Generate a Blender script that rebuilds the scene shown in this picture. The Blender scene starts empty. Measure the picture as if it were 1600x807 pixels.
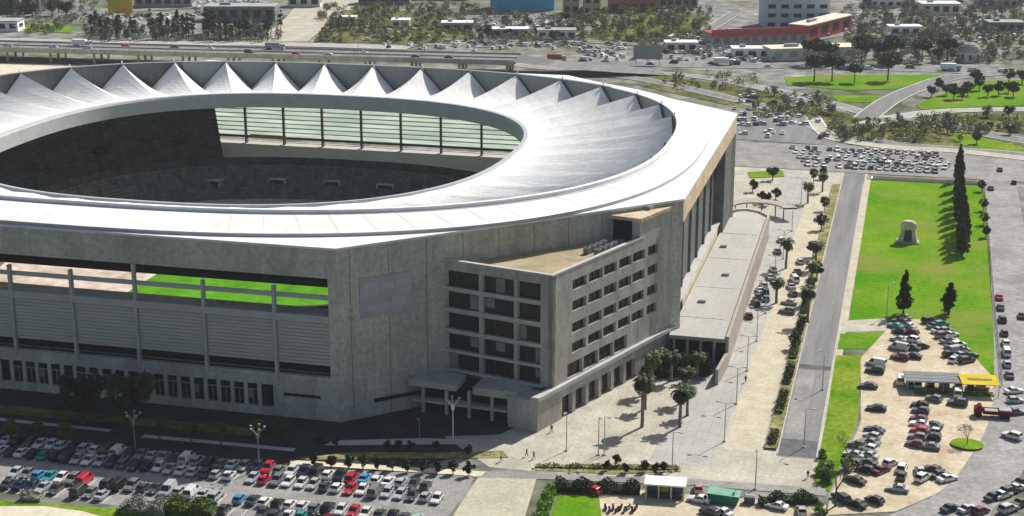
import bpy, bmesh, math, random
import numpy as np
from mathutils import Vector, Matrix
R = math.radians
rng = random.Random(7)
S = bpy.context.scene
COL = S.collection

# ------------------------------------------------------------------ camera model
F = 2424.0; CX, CY = 800.0, 403.5; CAMH = 128.0
PITCH = math.atan((CY + 300) / F)
YAW = math.atan(650 / (F * math.cos(PITCH) + (CY + 300) * math.sin(PITCH)))
fw = Vector((-math.sin(YAW) * math.cos(PITCH), math.cos(YAW) * math.cos(PITCH), -math.sin(PITCH)))
rt = Vector((math.cos(YAW), math.sin(YAW), 0)); upv = rt.cross(fw)
EYE = Vector((0, 0, CAMH))
def at(x, y, z=0.0):
    """ground (or height z) point seen at photo pixel x, y"""
    d = fw + rt * ((x - CX) / F) - upv * ((y - CY) / F)
    return EYE + d * ((z - CAMH) / d.z)
def px(p):
    v = Vector(p) - EYE; dz = v.dot(fw)
    return CX + F * v.dot(rt) / dz, CY - F * v.dot(upv) / dz

cam = bpy.data.cameras.new('camera'); co = bpy.data.objects.new('camera', cam); COL.objects.link(co)
cam.sensor_width = 36; cam.lens = F / 1600 * 36; cam.clip_start = 1; cam.clip_end = 12000
co.location = EYE; co.rotation_euler = (math.pi / 2 - PITCH, 0, YAW)
S.camera = co

# ------------------------------------------------------------------ light
SUN_AZ, SUN_EL = R(27), R(42)
sd = Vector((math.sin(SUN_AZ) * math.cos(SUN_EL), math.cos(SUN_AZ) * math.cos(SUN_EL), math.sin(SUN_EL)))
sun = bpy.data.lights.new('sun', 'SUN'); sun.energy = 4.6; sun.angle = R(0.5); sun.color = (1, .955, .88)
so = bpy.data.objects.new('sun', sun); COL.objects.link(so); so.rotation_euler = sd.to_track_quat('Z', 'Y').to_euler()
W = bpy.data.worlds.new('World'); S.world = W; W.use_nodes = True
nt = W.node_tree; sk = nt.nodes.new('ShaderNodeTexSky'); sk.sky_type = 'NISHITA'; sk.sun_disc = False
sk.sun_elevation = SUN_EL; sk.sun_rotation = SUN_AZ; sk.air_density = 1.0; sk.dust_density = 2.5
bg = nt.nodes['Background']; bg.inputs[1].default_value = 0.068; nt.links.new(sk.outputs[0], bg.inputs[0])
S.view_settings.view_transform = 'Standard'; S.view_settings.look = 'None'
S.view_settings.exposure = 0.5; S.view_settings.gamma = 1.0
try: S.view_settings.use_curve_mapping = False
except Exception: pass
S.cycles.max_bounces = 6; S.cycles.diffuse_bounces = 3; S.cycles.transparent_max_bounces = 8
S.cycles.use_denoising = True

# ------------------------------------------------------------------ materials
def mat(name, col, rough=.8, var=.15, scale=.3, col2=None, scale2=None, bump=0, spec=.3, metal=0, stretch=None, detail=4, lo=.35, hi=.65, patch=None, slabs=None):
    """principled surface; colour wanders between two tones by world-space noise"""
    m = bpy.data.materials.new(name); m.use_nodes = True
    t = m.node_tree; N = t.nodes; L = t.links; b = N['Principled BSDF']
    b.inputs['Roughness'].default_value = rough; b.inputs['Metallic'].default_value = metal
    b.inputs['Specular IOR Level'].default_value = spec if rough < .7 else .02
    if rough >= .7: b.inputs['IOR'].default_value = 1.02
    g = N.new('ShaderNodeNewGeometry'); pos = g.outputs['Position']
    if stretch:
        mp = N.new('ShaderNodeMapping'); mp.inputs['Scale'].default_value = stretch
        L.new(pos, mp.inputs[0]); pos = mp.outputs[0]
    n = N.new('ShaderNodeTexNoise'); n.inputs['Scale'].default_value = scale; n.inputs['Detail'].default_value = detail
    n.inputs['Roughness'].default_value = .65
    L.new(pos, n.inputs['Vector'])
    r = N.new('ShaderNodeValToRGB'); r.color_ramp.elements[0].position = lo; r.color_ramp.elements[1].position = hi
    c1 = tuple(c * (1 - var) for c in col); c2 = col2 or tuple(min(1, c * (1 + var)) for c in col)
    r.color_ramp.elements[0].color = (*c1, 1); r.color_ramp.elements[1].color = (*c2, 1)
    L.new(n.outputs['Fac'], r.inputs[0]); out = r.outputs[0]
    if scale2:
        n2 = N.new('ShaderNodeTexNoise'); n2.inputs['Scale'].default_value = scale2; n2.inputs['Detail'].default_value = 3
        L.new(g.outputs['Position'], n2.inputs['Vector'])
        mr = N.new('ShaderNodeMapRange'); mr.inputs[1].default_value = .3; mr.inputs[2].default_value = .7
        mr.inputs[3].default_value = 1 - var; mr.inputs[4].default_value = 1 + var
        L.new(n2.outputs['Fac'], mr.inputs[0])
        mx = N.new('ShaderNodeVectorMath'); mx.operation = 'SCALE'
        L.new(out, mx.inputs[0]); L.new(mr.outputs[0], mx.inputs['Scale']); out = mx.outputs[0]
    if patch:
        pc, psc, p0, p1 = patch
        n3 = N.new('ShaderNodeTexNoise'); n3.inputs['Scale'].default_value = psc; n3.inputs['Detail'].default_value = 6; n3.inputs['Roughness'].default_value = .7
        L.new(pos, n3.inputs['Vector'])
        m3 = N.new('ShaderNodeMapRange'); m3.inputs[1].default_value = p0; m3.inputs[2].default_value = p1; L.new(n3.outputs['Fac'], m3.inputs[0])
        x3 = N.new('ShaderNodeMix'); x3.data_type = 'RGBA'; L.new(m3.outputs[0], x3.inputs[0]); L.new(out, x3.inputs[6]); x3.inputs[7].default_value = (*pc, 1); out = x3.outputs[2]
    if slabs:
        bt = N.new('ShaderNodeTexBrick'); bt.inputs['Scale'].default_value = 1; bt.inputs['Brick Width'].default_value = slabs[0]; bt.inputs['Row Height'].default_value = slabs[1]; bt.inputs['Mortar Size'].default_value = slabs[2]
        bt.offset = 0; bt.inputs['Color1'].default_value = (1, 1, 1, 1); bt.inputs['Color2'].default_value = (.94, .94, .94, 1); bt.inputs['Mortar'].default_value = (.8, .8, .8, 1)
        vec = g.outputs['Position']
        if len(slabs) > 3:      # vertical faces: use height as the row direction
            sx = N.new('ShaderNodeSeparateXYZ'); cx = N.new('ShaderNodeCombineXYZ'); ax = N.new('ShaderNodeMath'); L.new(vec, sx.inputs[0]); L.new(sx.outputs[0], ax.inputs[0]); L.new(sx.outputs[1], ax.inputs[1])
            L.new(ax.outputs[0], cx.inputs[0]); L.new(sx.outputs[2], cx.inputs[1]); vec = cx.outputs[0]
        L.new(vec, bt.inputs['Vector'])
        ml = N.new('ShaderNodeVectorMath'); ml.operation = 'MULTIPLY'; L.new(out, ml.inputs[0]); L.new(bt.outputs['Color'], ml.inputs[1]); out = ml.outputs[0]
    L.new(out, b.inputs['Base Color'])
    if bump:
        bp = N.new('ShaderNodeBump'); bp.inputs['Strength'].default_value = bump; bp.inputs['Distance'].default_value = .3
        L.new(n.outputs['Fac'], bp.inputs['Height']); L.new(bp.outputs[0], b.inputs['Normal'])
    return m

def paint_mat():
    m = bpy.data.materials.new('car paint'); m.use_nodes = True; t = m.node_tree; b = t.nodes['Principled BSDF']
    oi = t.nodes.new('ShaderNodeObjectInfo'); t.links.new(oi.outputs['Color'], b.inputs['Base Color'])
    b.inputs['Roughness'].default_value = .32; b.inputs['Metallic'].default_value = .15
    b.inputs['Coat Weight'].default_value = .5; b.inputs['Coat Roughness'].default_value = .08
    return m
def foliage(name, c1, c2, scale=.9):
    m = bpy.data.materials.new(name); m.use_nodes = True; t = m.node_tree; N = t.nodes; L = t.links; b = N['Principled BSDF']
    b.inputs['Roughness'].default_value = .7; b.inputs['Specular IOR Level'].default_value = .2
    g = N.new('ShaderNodeNewGeometry'); oi = N.new('ShaderNodeObjectInfo')
    n = N.new('ShaderNodeTexNoise'); n.inputs['Scale'].default_value = scale; n.inputs['Detail'].default_value = 3
    L.new(g.outputs['Position'], n.inputs['Vector'])
    ad = N.new('ShaderNodeMath'); ad.operation = 'MULTIPLY_ADD'; ad.inputs[1].default_value = .3; L.new(oi.outputs['Random'], ad.inputs[0])
    L.new(n.outputs['Fac'], ad.inputs[2])
    r = N.new('ShaderNodeValToRGB'); r.color_ramp.elements[0].position = .45; r.color_ramp.elements[1].position = .85
    r.color_ramp.elements[0].color = (*c1, 1); r.color_ramp.elements[1].color = (*c2, 1)
    L.new(ad.outputs[0], r.inputs[0]); L.new(r.outputs[0], b.inputs['Base Color'])
    return m
M = {}
M['concrete'] = mat('grey concrete', (.46, .45, .385), .85, .17, .12, scale2=1.1, stretch=(1, 1, .18), bump=.12, slabs=(6.0, 3.0, .05, 1), patch=((.31, .30, .25), .3, .5, .78))
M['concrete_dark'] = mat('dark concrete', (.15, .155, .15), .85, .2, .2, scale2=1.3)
M['concrete_light'] = mat('pale concrete', (.42, .42, .40), .85, .1, .3)
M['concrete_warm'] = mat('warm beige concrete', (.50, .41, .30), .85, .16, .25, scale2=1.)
M['tower'] = mat('brownish concrete', (.38, .365, .33), .85, .16, .35, scale2=2., bump=.12, stretch=(1, 1, .3), patch=((.25, .235, .205), .4, .5, .75))
M['rib'] = mat('ribbed grey metal', (.43, .425, .38), .6, .1, .5, stretch=(.3, .3, 5))
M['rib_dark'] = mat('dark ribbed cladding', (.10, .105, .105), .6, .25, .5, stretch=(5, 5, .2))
M['fascia'] = mat('grey corrugated fascia', (.235, .26, .25), .6, .12, 1.2, stretch=(3, 3, .2))
M['white_roof'] = mat('white roof membrane', (.68, .685, .675), .75, .07, .10, scale2=.6, patch=((.56, .565, .55), .06, .5, .8))
M['fabric'] = mat('white tensile fabric', (.80, .80, .785), .75, .06, .15, scale2=1.2)
_t = M['fabric'].node_tree; _b = _t.nodes['Principled BSDF']; _tr = _t.nodes.new('ShaderNodeBsdfTranslucent'); _mx = _t.nodes.new('ShaderNodeMixShader'); _mx.inputs[0].default_value = .12
_src = _b.inputs['Base Color'].links[0].from_socket; _t.links.new(_src, _tr.inputs[0]); _t.links.new(_b.outputs[0], _mx.inputs[1]); _t.links.new(_tr.outputs[0], _mx.inputs[2]); _t.links.new(_mx.outputs[0], [n for n in _t.nodes if n.type == 'OUTPUT_MATERIAL'][0].inputs['Surface'])
M['rim'] = mat('grey painted steel', (.40, .42, .43), .5, .08, .4)
M['black'] = mat('recess shade black', (.018, .019, .02), .7, .3, .5)  # near-black colour stands in for the shade inside recesses and openings
M['glass_dark'] = mat('dark window glass', (.012, .014, .016), .25, .4, .4, spec=.25)
M['glass_car'] = mat('car window glass', (.015, .018, .02), .06, .3, .4, spec=.8)
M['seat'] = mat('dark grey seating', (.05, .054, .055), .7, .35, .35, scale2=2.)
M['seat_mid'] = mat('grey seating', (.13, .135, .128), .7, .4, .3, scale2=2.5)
M['steel'] = mat('dark steel', (.05, .055, .055), .5, .2, 1)
M['pole'] = mat('galvanised pole', (.38, .39, .38), .45, .1, 2)
M['white'] = mat('white paint', (.78, .78, .76), .5, .06, .8)
M['banner'] = mat('faded blue banner', (.34, .355, .36), .6, .10, .25)
M['banner_mark'] = mat('pale banner print', (.385, .40, .405), .6, .08, .4)
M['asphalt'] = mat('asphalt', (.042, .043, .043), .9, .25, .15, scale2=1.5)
M['asphalt_mid'] = mat('worn grey road', (.21, .21, .212), .9, .16, .25, scale2=1.2, stretch=(1, .06, 1), patch=((.145, .145, .15), .07, .52, .66))
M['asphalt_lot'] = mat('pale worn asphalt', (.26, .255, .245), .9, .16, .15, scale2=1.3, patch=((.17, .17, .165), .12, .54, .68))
M['road_pale'] = mat('bleached road', (.285, .28, .275), .9, .16, .1, scale2=.8, patch=((.20, .20, .198), .06, .5, .66))
M['paving'] = mat('grey cream paving', (.425, .405, .335), .85, .16, .12, scale2=1.4, slabs=(3, 3, .06), patch=((.34, .33, .275), .09, .5, .75))
M['paving_walk'] = mat('pale walkway', (.385, .38, .355), .85, .1, .2, scale2=1.6, slabs=(2.4, 4, .06), patch=((.30, .295, .275), .1, .52, .72))
M['court'] = mat('beige court', (.40, .385, .295), .9, .12, .15, scale2=1.2)
M['annex_roof'] = mat('stained pale roof', (.40, .395, .365), .9, .08, .12, scale2=.7, stretch=(1, .3, 1), patch=((.31, .305, .28), .06, .5, .7))
M['seam'] = mat('grey roof seam', (.55, .555, .55), .8, .05, .5)
M['paving_warm'] = mat('warm sandy paving', (.455, .415, .32), .85, .12, .2, scale2=1.2)
M['sand'] = mat('pale orange sand', (.47, .385, .27), .95, .15, .14, scale2=.9, col2=(.54, .48, .36), patch=((.42, .40, .27), .08, .5, .7))
M['sand_pale'] = mat('pale yellow sand', (.56, .52, .40), .95, .1, .15, scale2=1.)
M['lawn'] = mat('bright lawn', (.085, .255, .006), .9, .2, .045, scale2=.8, col2=(.15, .25, .018), bump=.15, patch=((.20, .20, .055), .035, .50, .70))
M['lawn_dry'] = mat('patchy lawn', (.10, .24, .008), .9, .25, .09, scale2=.8, col2=(.19, .25, .03), bump=.2)
M['rough_grass'] = mat('rough olive grass', (.075, .095, .03), .95, .35, .05, scale2=.4, col2=(.17, .17, .075))
M['bed'] = mat('dry planted bed', (.14, .15, .055), .95, .3, .4, scale2=1.5, col2=(.33, .30, .15))
M['soil'] = mat('brown soil', (.20, .15, .10), .95, .2, .3)
M['pitch'] = mat('stadium turf', (.085, .25, .014), .9, .2, .09, stretch=(1, .15, 1), scale2=.5)
M['track'] = mat('beige covered track', (.50, .44, .33), .85, .25, .06, col2=(.56, .45, .42), scale2=.3)
M['tyre'] = mat('tyre rubber', (.02, .02, .02), .85, .2, 2)
M['paint'] = paint_mat()
M['light_red'] = mat('red lamp lens', (.4, .02, .02), .3, .1, 2)
M['bark'] = mat('brown bark', (.12, .09, .065), .95, .3, 2)
M['bark_pale'] = mat('grey palm bark', (.20, .17, .135), .95, .3, 2)
M['bark_purple'] = mat('bare twigs', (.13, .10, .10), .95, .3, 2)
M['f_palm'] = foliage('palm fronds', (.014, .024, .010), (.075, .105, .03), .7)
M['f_dark'] = foliage('dark conifer needles', (.010, .017, .010), (.05, .068, .030), .6)
M['f_green'] = foliage('mid green leaves', (.03, .06, .014), (.12, .17, .04), .8)
M['f_bright'] = foliage('bright green leaves', (.06, .15, .012), (.19, .34, .03), .8)
M['f_olive'] = foliage('yellow olive leaves', (.13, .145, .05), (.29, .30, .11), .5)
M['f_grey'] = foliage('grey green leaves', (.10, .11, .085), (.30, .31, .25), .4)
M['f_box'] = foliage('dark clipped leaves', (.010, .018, .008), (.045, .07, .022), 1.2)
M['f_yellow'] = foliage('yellow green leaves', (.14, .16, .02), (.35, .36, .07), .9)
M['f_red'] = foliage('brownish bare twigs', (.15, .11, .085), (.30, .24, .19), .9)
for nm, c in dict(red=(.40, .085, .10), brick=(.34, .16, .13), blue=(.05, .38, .58), tan=(.46, .38, .24), cream=(.62, .58, .48), grey=(.34, .35, .35), white=(.56, .56, .54),
                  slate=(.10, .11, .12), paleblue=(.50, .58, .62), yellow=(.52, .42, .04), olive=(.36, .33, .05), green=(.02, .16, .11), maroon=(.16, .02, .03), pink=(.6, .35, .35), redbrown=(.36, .32, .28), mid=(.20, .21, .21)).items():
    M['c_' + nm] = mat(nm + ' coated wall', c, .7, .1, .3, scale2=1.5)

def terrain_mat():
    m = bpy.data.materials.new('town ground'); m.use_nodes = True; t = m.node_tree; N = t.nodes; L = t.links; b = N['Principled BSDF']
    b.inputs['Roughness'].default_value = .95; b.inputs['Specular IOR Level'].default_value = .1
    g = N.new('ShaderNodeNewGeometry')
    def noise(sc, d=4):
        n = N.new('ShaderNodeTexNoise'); n.inputs['Scale'].default_value = sc; n.inputs['Detail'].default_value = d; n.inputs['Roughness'].default_value = .6
        L.new(g.outputs['Position'], n.inputs['Vector']); return n.outputs['Fac']
    def ramp(f, stops):
        r = N.new('ShaderNodeValToRGB'); e = r.color_ramp.elements
        e[0].position, e[0].color = stops[0][0], (*stops[0][1], 1); e[1].position, e[1].color = stops[-1][0], (*stops[-1][1], 1)
        for p, c in stops[1:-1]:
            k = e.new(p); k.color = (*c, 1)
        L.new(f, r.inputs[0]); return r.outputs[0]
    big = ramp(noise(.012, 5), [(.36, (.08, .10, .05)), (.45, (.13, .135, .095)), (.52, (.20, .198, .18)), (.60, (.165, .165, .162)), (.68, (.28, .27, .25))])
    n2 = noise(.11, 3)
    mr = N.new('ShaderNodeMapRange'); L.new(n2, mr.inputs[0]); mr.inputs[1].default_value = .35; mr.inputs[2].default_value = .65; mr.inputs[3].default_value = .55; mr.inputs[4].default_value = 1.45
    sc = N.new('ShaderNodeVectorMath'); sc.operation = 'SCALE'; L.new(big, sc.inputs[0]); L.new(mr.outputs[0], sc.inputs['Scale'])
    L.new(sc.outputs[0], b.inputs['Base Color']); return m
M['terrain'] = terrain_mat()

def glazing_mat():
    m = bpy.data.materials.new('pale green glazing'); m.use_nodes = True; t = m.node_tree; N = t.nodes; L = t.links
    for n in list(N):
        if n.type != 'OUTPUT_MATERIAL': N.remove(n)
    o = [n for n in N if n.type == 'OUTPUT_MATERIAL'][0]
    tr = N.new('ShaderNodeBsdfTranslucent'); df = N.new('ShaderNodeBsdfDiffuse'); mx = N.new('ShaderNodeMixShader'); mx.inputs[0].default_value = .18
    g = N.new('ShaderNodeNewGeometry'); mp = N.new('ShaderNodeMapping'); mp.inputs['Scale'].default_value = (.05, .05, .7); L.new(g.outputs['Position'], mp.inputs[0])
    n = N.new('ShaderNodeTexNoise'); n.inputs['Scale'].default_value = 1.3; L.new(mp.outputs[0], n.inputs['Vector'])
    r = N.new('ShaderNodeValToRGB'); e = r.color_ramp.elements; e[0].position = .35; e[1].position = .7
    e[0].color = (.27, .36, .30, 1); e[1].color = (.50, .54, .50, 1); L.new(n.outputs['Fac'], r.inputs[0])
    L.new(r.outputs[0], tr.inputs[0]); L.new(r.outputs[0], df.inputs[0])
    L.new(tr.outputs[0], mx.inputs[1]); L.new(df.outputs[0], mx.inputs[2]); L.new(mx.outputs[0], o.inputs[0]); return m
M['glazing'] = glazing_mat()

# ------------------------------------------------------------------ mesh helpers
class MB:
    def __init__(s): s.v = []; s.f = []; s.m = []
    def add(s, verts, faces, mi=0):
        o = len(s.v); s.v += [tuple(v) for v in verts]; s.f += [tuple(i + o for i in f) for f in faces]; s.m += [mi] * len(faces); return s
    def box(s, x0, x1, y0, y1, z0, z1, mi=0):
        return s.add([(x0, y0, z0), (x1, y0, z0), (x1, y1, z0), (x0, y1, z0), (x0, y0, z1), (x1, y0, z1), (x1, y1, z1), (x0, y1, z1)],
                     [(0, 3, 2, 1), (4, 5, 6, 7), (0, 1, 5, 4), (1, 2, 6, 5), (2, 3, 7, 6), (3, 0, 4, 7)], mi)
    def seg(s, a, b, t0, t1, z0, z1, mi=0):
        """wall block along a->b in plan; t0,t1 = offsets towards its right-hand side"""
        a = Vector(a[:2]); b = Vector(b[:2]); d = (b - a).normalized(); n = Vector((d.y, -d.x))
        q = [a + n * t0, b + n * t0, b + n * t1, a + n * t1]
        if t1 > t0: q = q[::-1]
        return s.prism(q, z0, z1, mi)
    def prism(s, pts, z0, z1, mi=0):
        n = len(pts); v = [(p[0], p[1], z0) for p in pts] + [(p[0], p[1], z1) for p in pts]
        return s.add(v, [tuple(range(n - 1, -1, -1)), tuple(range(n, 2 * n))] + [(i, (i + 1) % n, n + (i + 1) % n, n + i) for i in range(n)], mi)
    def tube(s, p0, p1, r0, r1=None, n=6, mi=0, cap=True):
        p0 = Vector(p0); p1 = Vector(p1); r1 = r0 if r1 is None else r1; d = (p1 - p0)
        if d.length < 1e-6: return s
        d.normalize(); a = d.orthogonal().normalized(); b = d.cross(a); v = []
        for p, r in ((p0, r0), (p1, r1)):
            for i in range(n):
                t = 2 * math.pi * i / n; v.append(p + (a * math.cos(t) + b * math.sin(t)) * r)
        f = [(i, (i + 1) % n, n + (i + 1) % n, n + i) for i in range(n)]
        if cap: f += [tuple(range(n - 1, -1, -1)), tuple(range(n, 2 * n))]
        return s.add(v, f, mi)
    def blob(s, c, r, mi=0, seed=0, sub=2, jit=.15):
        bm = bmesh.new(); bmesh.ops.create_icosphere(bm, subdivisions=sub, radius=1); q = random.Random(seed)
        for v in bm.verts: v.co *= 1 + q.uniform(-jit, jit)
        s.add([(c[0] + v.co.x * r[0], c[1] + v.co.y * r[1], c[2] + v.co.z * r[2]) for v in bm.verts], [tuple(v.index for v in f.verts) for f in bm.faces], mi); bm.free(); return s
    def mesh(s, name, mats, smooth=False):
        me = bpy.data.meshes.new(name); me.from_pydata(s.v, [], s.f)
        for m in (mats if isinstance(mats, (list, tuple)) else [mats]): me.materials.append(m)
        if len(set(s.m)) > 1: me.polygons.foreach_set('material_index', s.m)
        if smooth: me.polygons.foreach_set('use_smooth', [True] * len(me.polygons))
        me.update(); return me
    def build(s, name, mats, parent=None, smooth=False, loc=None, rz=0):
        return link(name, s.mesh(name, mats, smooth), parent, loc, rz)
def link(name, data, parent=None, loc=None, rz=0):
    o = bpy.data.objects.new(name, data); COL.objects.link(o)
    if parent is not None: o.parent = parent
    if loc is not None: o.location = loc
    if rz: o.rotation_euler = (0, 0, rz)
    return o
def tag(o, label=None, cat=None, group=None, kind=None):
    if label: o['label'] = label
    if cat: o['category'] = cat
    if group: o['group'] = group
    if kind: o['kind'] = kind
    return o
def thing(name, label, cat, loc=(0, 0, 0), rz=0, group=None):
    return tag(link(name, None, None, loc, rz), label, cat, group)
def copy_tree(o, parent=None):
    c = o.copy(); COL.objects.link(c)
    if parent is not None: c.parent = parent
    for ch in list(o.children): copy_tree(ch, c)
    return c
ORD = 'first second third fourth fifth sixth seventh eighth ninth tenth eleventh twelfth thirteenth fourteenth fifteenth sixteenth seventeenth eighteenth nineteenth twentieth'.split()
def ordn(i): return ORD[i] if i < 20 else ('twenty-' + ORD[i - 20] if i < 29 else ('thirtieth' if i == 29 else 'thirty-' + ORD[i - 30]))

NSH = [0]
def layer(z):
    NSH[0] += 1; return .016 + .004 * NSH[0] if z > 0 else z
def sheet(name, pts, z, m, kind='structure'):
    """flat ground area; pts are world x, y"""
    z = layer(z); bm = bmesh.new(); vs = [bm.verts.new((p[0], p[1], z)) for p in pts]; f = bm.faces.new(vs)
    f.normal_update()
    if f.normal.z < 0: f.normal_flip()
    bmesh.ops.triangulate(bm, faces=[f]); me = bpy.data.meshes.new(name); bm.to_mesh(me); bm.free(); me.materials.append(m)
    return tag(link(name, me), kind=kind)
def P(*a): return [at(x, y) for x, y in a]
def smooth_line(pts, k=6):
    out = []; n = len(pts)
    for i in range(n - 1):
        p0, p1, p2, p3 = pts[max(i - 1, 0)], pts[i], pts[i + 1], pts[min(i + 2, n - 1)]
        for j in range(k):
            t = j / k; out.append(.5 * ((2 * p1) + (p2 - p0) * t + (2 * p0 - 5 * p1 + 4 * p2 - p3) * t * t + (3 * p1 - p0 - 3 * p2 + p3) * t ** 3))
    return out + [pts[-1]]
def ribbon_mb(pts, w, z, mb=None, off=0):
    mb = mb or MB(); v = []
    for i, p in enumerate(pts):
        d = (pts[min(i + 1, len(pts) - 1)] - pts[max(i - 1, 0)]).to_2d().normalized(); n = Vector((-d.y, d.x)); c = p.to_2d() + n * off
        zz = z(i / (len(pts) - 1)) if callable(z) else z
        v += [(c + n * w / 2).to_tuple() + (zz,), (c - n * w / 2).to_tuple() + (zz,)]
    return mb.add(v, [(2 * i + 1, 2 * i + 3, 2 * i + 2, 2 * i) for i in range(len(pts) - 1)])
def road(name, pxs, w, z, m, lines=True):
    z = layer(z); NSH[0] += 4; pts = smooth_line([at(x, y) for x, y in pxs]); o = tag(ribbon_mb(pts, w, z).build(name, m), kind='structure')
    if lines:
        mb = MB()
        for off in (-w / 2 + .5, w / 2 - .5): ribbon_mb(pts, .28, z + .012, mb, off)
        tag(mb.build('road_marking', M['white']), kind='structure')
    return o

# ------------------------------------------------------------------ ground
sheet('terrain', [(-5000, -500), (5000, -500), (5000, 7000), (-5000, 7000)], 0, M['terrain'])
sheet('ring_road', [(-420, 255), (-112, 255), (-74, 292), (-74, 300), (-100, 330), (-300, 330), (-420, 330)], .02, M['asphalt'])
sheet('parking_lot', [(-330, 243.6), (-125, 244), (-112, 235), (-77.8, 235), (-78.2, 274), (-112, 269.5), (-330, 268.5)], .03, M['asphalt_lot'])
sheet('plaza', [(-76.5, 279), (-60, 279.5), (-11, 284), (-11.5, 330), (-12, 566), (-64, 566), (-64, 480), (-40, 480), (-40, 342), (-58, 342), (-66, 322), (-79, 296), (-90, 292)], .03, M['paving'])
sheet('walkway', [(-46, 290), (-33, 290), (-31.5, 400), (-31, 560), (-42, 560), (-40, 440)], .045, M['paving_walk'])
sheet('sandy_promenade', [(-32.4, 300), (-24, 300), (-23.6, 540), (-30.6, 540), (-31.2, 400)], .05, M['paving_warm'])
sheet('road', [(-20.8, 299), (-13, 299.5), (-12.8, 566), (-20.2, 566)], .05, M['asphalt_mid'])
sheet('road', [(-20.4, 312), (-16.6, 312), (-16.4, 352), (-20.4, 352)], .05, M['asphalt_lot'])
sheet('road', [(-20.6, 353), (-13.1, 353), (-13.1, 356), (-20.6, 356)], .05, mat('dark road patch', (.11, .11, .115), .9, .2, .3))
sheet('road', [(-20.7, 299.6), (-13.1, 300), (-13.1, 309), (-20.7, 309)], .05, mat('dark road end', (.13, .13, .135), .9, .2, .3))
sheet('kerb_strip', [(-230, 275), (-205, 276), (-160, 276.5), (-160, 278), (-205, 277.6), (-230, 277)], .05, M['concrete_light'])
sheet('kerb_strip', [(-152, 275.5), (-118, 276.5), (-118, 278.2), (-152, 277.2)], .05, M['concrete_light'])
sheet('grass_strip', [(-230, 279), (-130, 282), (-130, 286), (-230, 284)], .05, M['rough_grass'])
sheet('footpath', [(-113, 281), (-92, 287), (-78, 291), (-78, 293), (-94, 290), (-112, 284)], .05, M['concrete_light'])
sheet('footpath', [(-12.7, 330), (-11, 330), (-10.4, 556), (-12.6, 556)], .055, M['paving_warm'])
sheet('lawn', [(-10.6, 393), (-10.6, 556), (28, 557), (25.2, 350), (19, 349), (15.5, 393)], .05, M['lawn'])
sheet('lawn', P((1313, 522), (1383, 519), (1386, 545), (1308, 547)), .05, M['lawn'])
sheet('lawn', P((1306, 556), (1348, 556), (1343, 606), (1340, 660), (1296, 770), (1272, 752), (1290, 660)), .05, M['lawn_dry'])
sheet('footpath', P((1312, 502), (1386, 498), (1386, 518), (1310, 520)), .06, M['paving'])
sheet('sandy_lot', P((1345, 560), (1400, 500), (1470, 500), (1560, 600), (1556, 690), (1480, 765), (1400, 800), (1290, 806), (1300, 770), (1345, 660)), .04, M['sand'])
sheet('sandy_yard', P((925, 760), (1100, 775), (1290, 790), (1300, 840), (930, 840)), .04, M['sand'])
sheet('paved_court', [(-62, 240), (-66.2, 277.6), (-77.4, 276.6), (-77.2, 240)], .04, M['court'])
sheet('road', P((742, 738), (838, 737), (960, 745), (1062, 748), (1290, 764), (1290, 776), (1060, 758), (860, 750), (738, 747)), .04, M['asphalt_lot'])
sheet('lawn', P((872, 776), (936, 776), (944, 840), (850, 840)), .05, M['lawn'])
sheet('grass_strip', [(-330, 236), (-160, 240.3), (-138, 243), (-122, 245.2), (-112, 235), (-120, 228), (-330, 228)], .04, M['lawn_dry'])
sheet('sand_bank', P((-20, 792), (70, 792), (130, 800), (170, 812), (150, 840), (-40, 840)), .05, M['sand_pale'])
sheet('planted_bed', [(-116, 273.5), (-105, 279.5), (-90, 283), (-76, 287.5), (-74, 284.5), (-84, 281.5), (-100, 277.5), (-113, 273)], .05, M['bed'])
sheet('verge', [(-116, 270.3), (-77, 274), (-76.6, 276.6), (-117, 272.2)], .05, M['sand_pale'])
sheet('hedge_bed', P((838, 728), (948, 725), (1062, 729), (1064, 738), (960, 742), (836, 736)), .05, M['bed'])
road('road', [(1614, 880), (1500, 812), (1545, 745), (1588, 660), (1590, 560), (1580, 440), (1573, 360), (1560, 270)], 11, .035, M['road_pale'], False)
road('road', [(1380, 830), (1470, 795), (1545, 745)], 8, .032, M['road_pale'], False)
sheet('road', [(-120, 566), (75, 566), (75, 614), (24, 616), (-120, 606)], .03, M['asphalt_lot'])
sheet('parking_lot', [(-70, 615), (-22, 612), (-26, 700), (-60, 745), (-82, 740)], .03, M['asphalt_mid'])
sheet('parking_lot', [(30, 566), (120, 566), (120, 625), (36, 612)], .033, M['road_pale'])
sheet('footpath', [(-10.5, 557.5), (28, 558.5), (28, 563), (-10.5, 562)], .06, M['white'])
# rough ground and greens of the road junction
sheet('rough_grass', P((1288, 190), (1400, 190), (1500, 205), (1640, 235), (1640, 245), (1480, 233), (1330, 218), (1296, 206)), .03, M['rough_grass'])
sheet('rough_grass', P((1030, 118), (1180, 140), (1300, 172), (1370, 190), (1296, 190), (1160, 170), (1000, 135)), .03, M['rough_grass'])
sheet('rough_grass', P((1430, 180), (1640, 176), (1640, 214), (1530, 204)), .033, M['rough_grass'])
sheet('lawn', P((1226, 122), (1290, 118), (1400, 118), (1480, 118), (1400, 140), (1330, 142), (1230, 134)), .05, M['lawn'])
sheet('lawn', P((1430, 165), (1470, 148), (1520, 128), (1640, 124), (1640, 164), (1530, 168), (1440, 172)), .05, M['lawn'])
sheet('lawn', P((1298, 150), (1372, 150), (1368, 161), (1310, 160)), .05, M['lawn_dry'])
sheet('lawn', P((1476, 212), (1512, 210), (1600, 232), (1640, 240), (1600, 244), (1510, 230)), .05, M['lawn_dry'])
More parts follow.
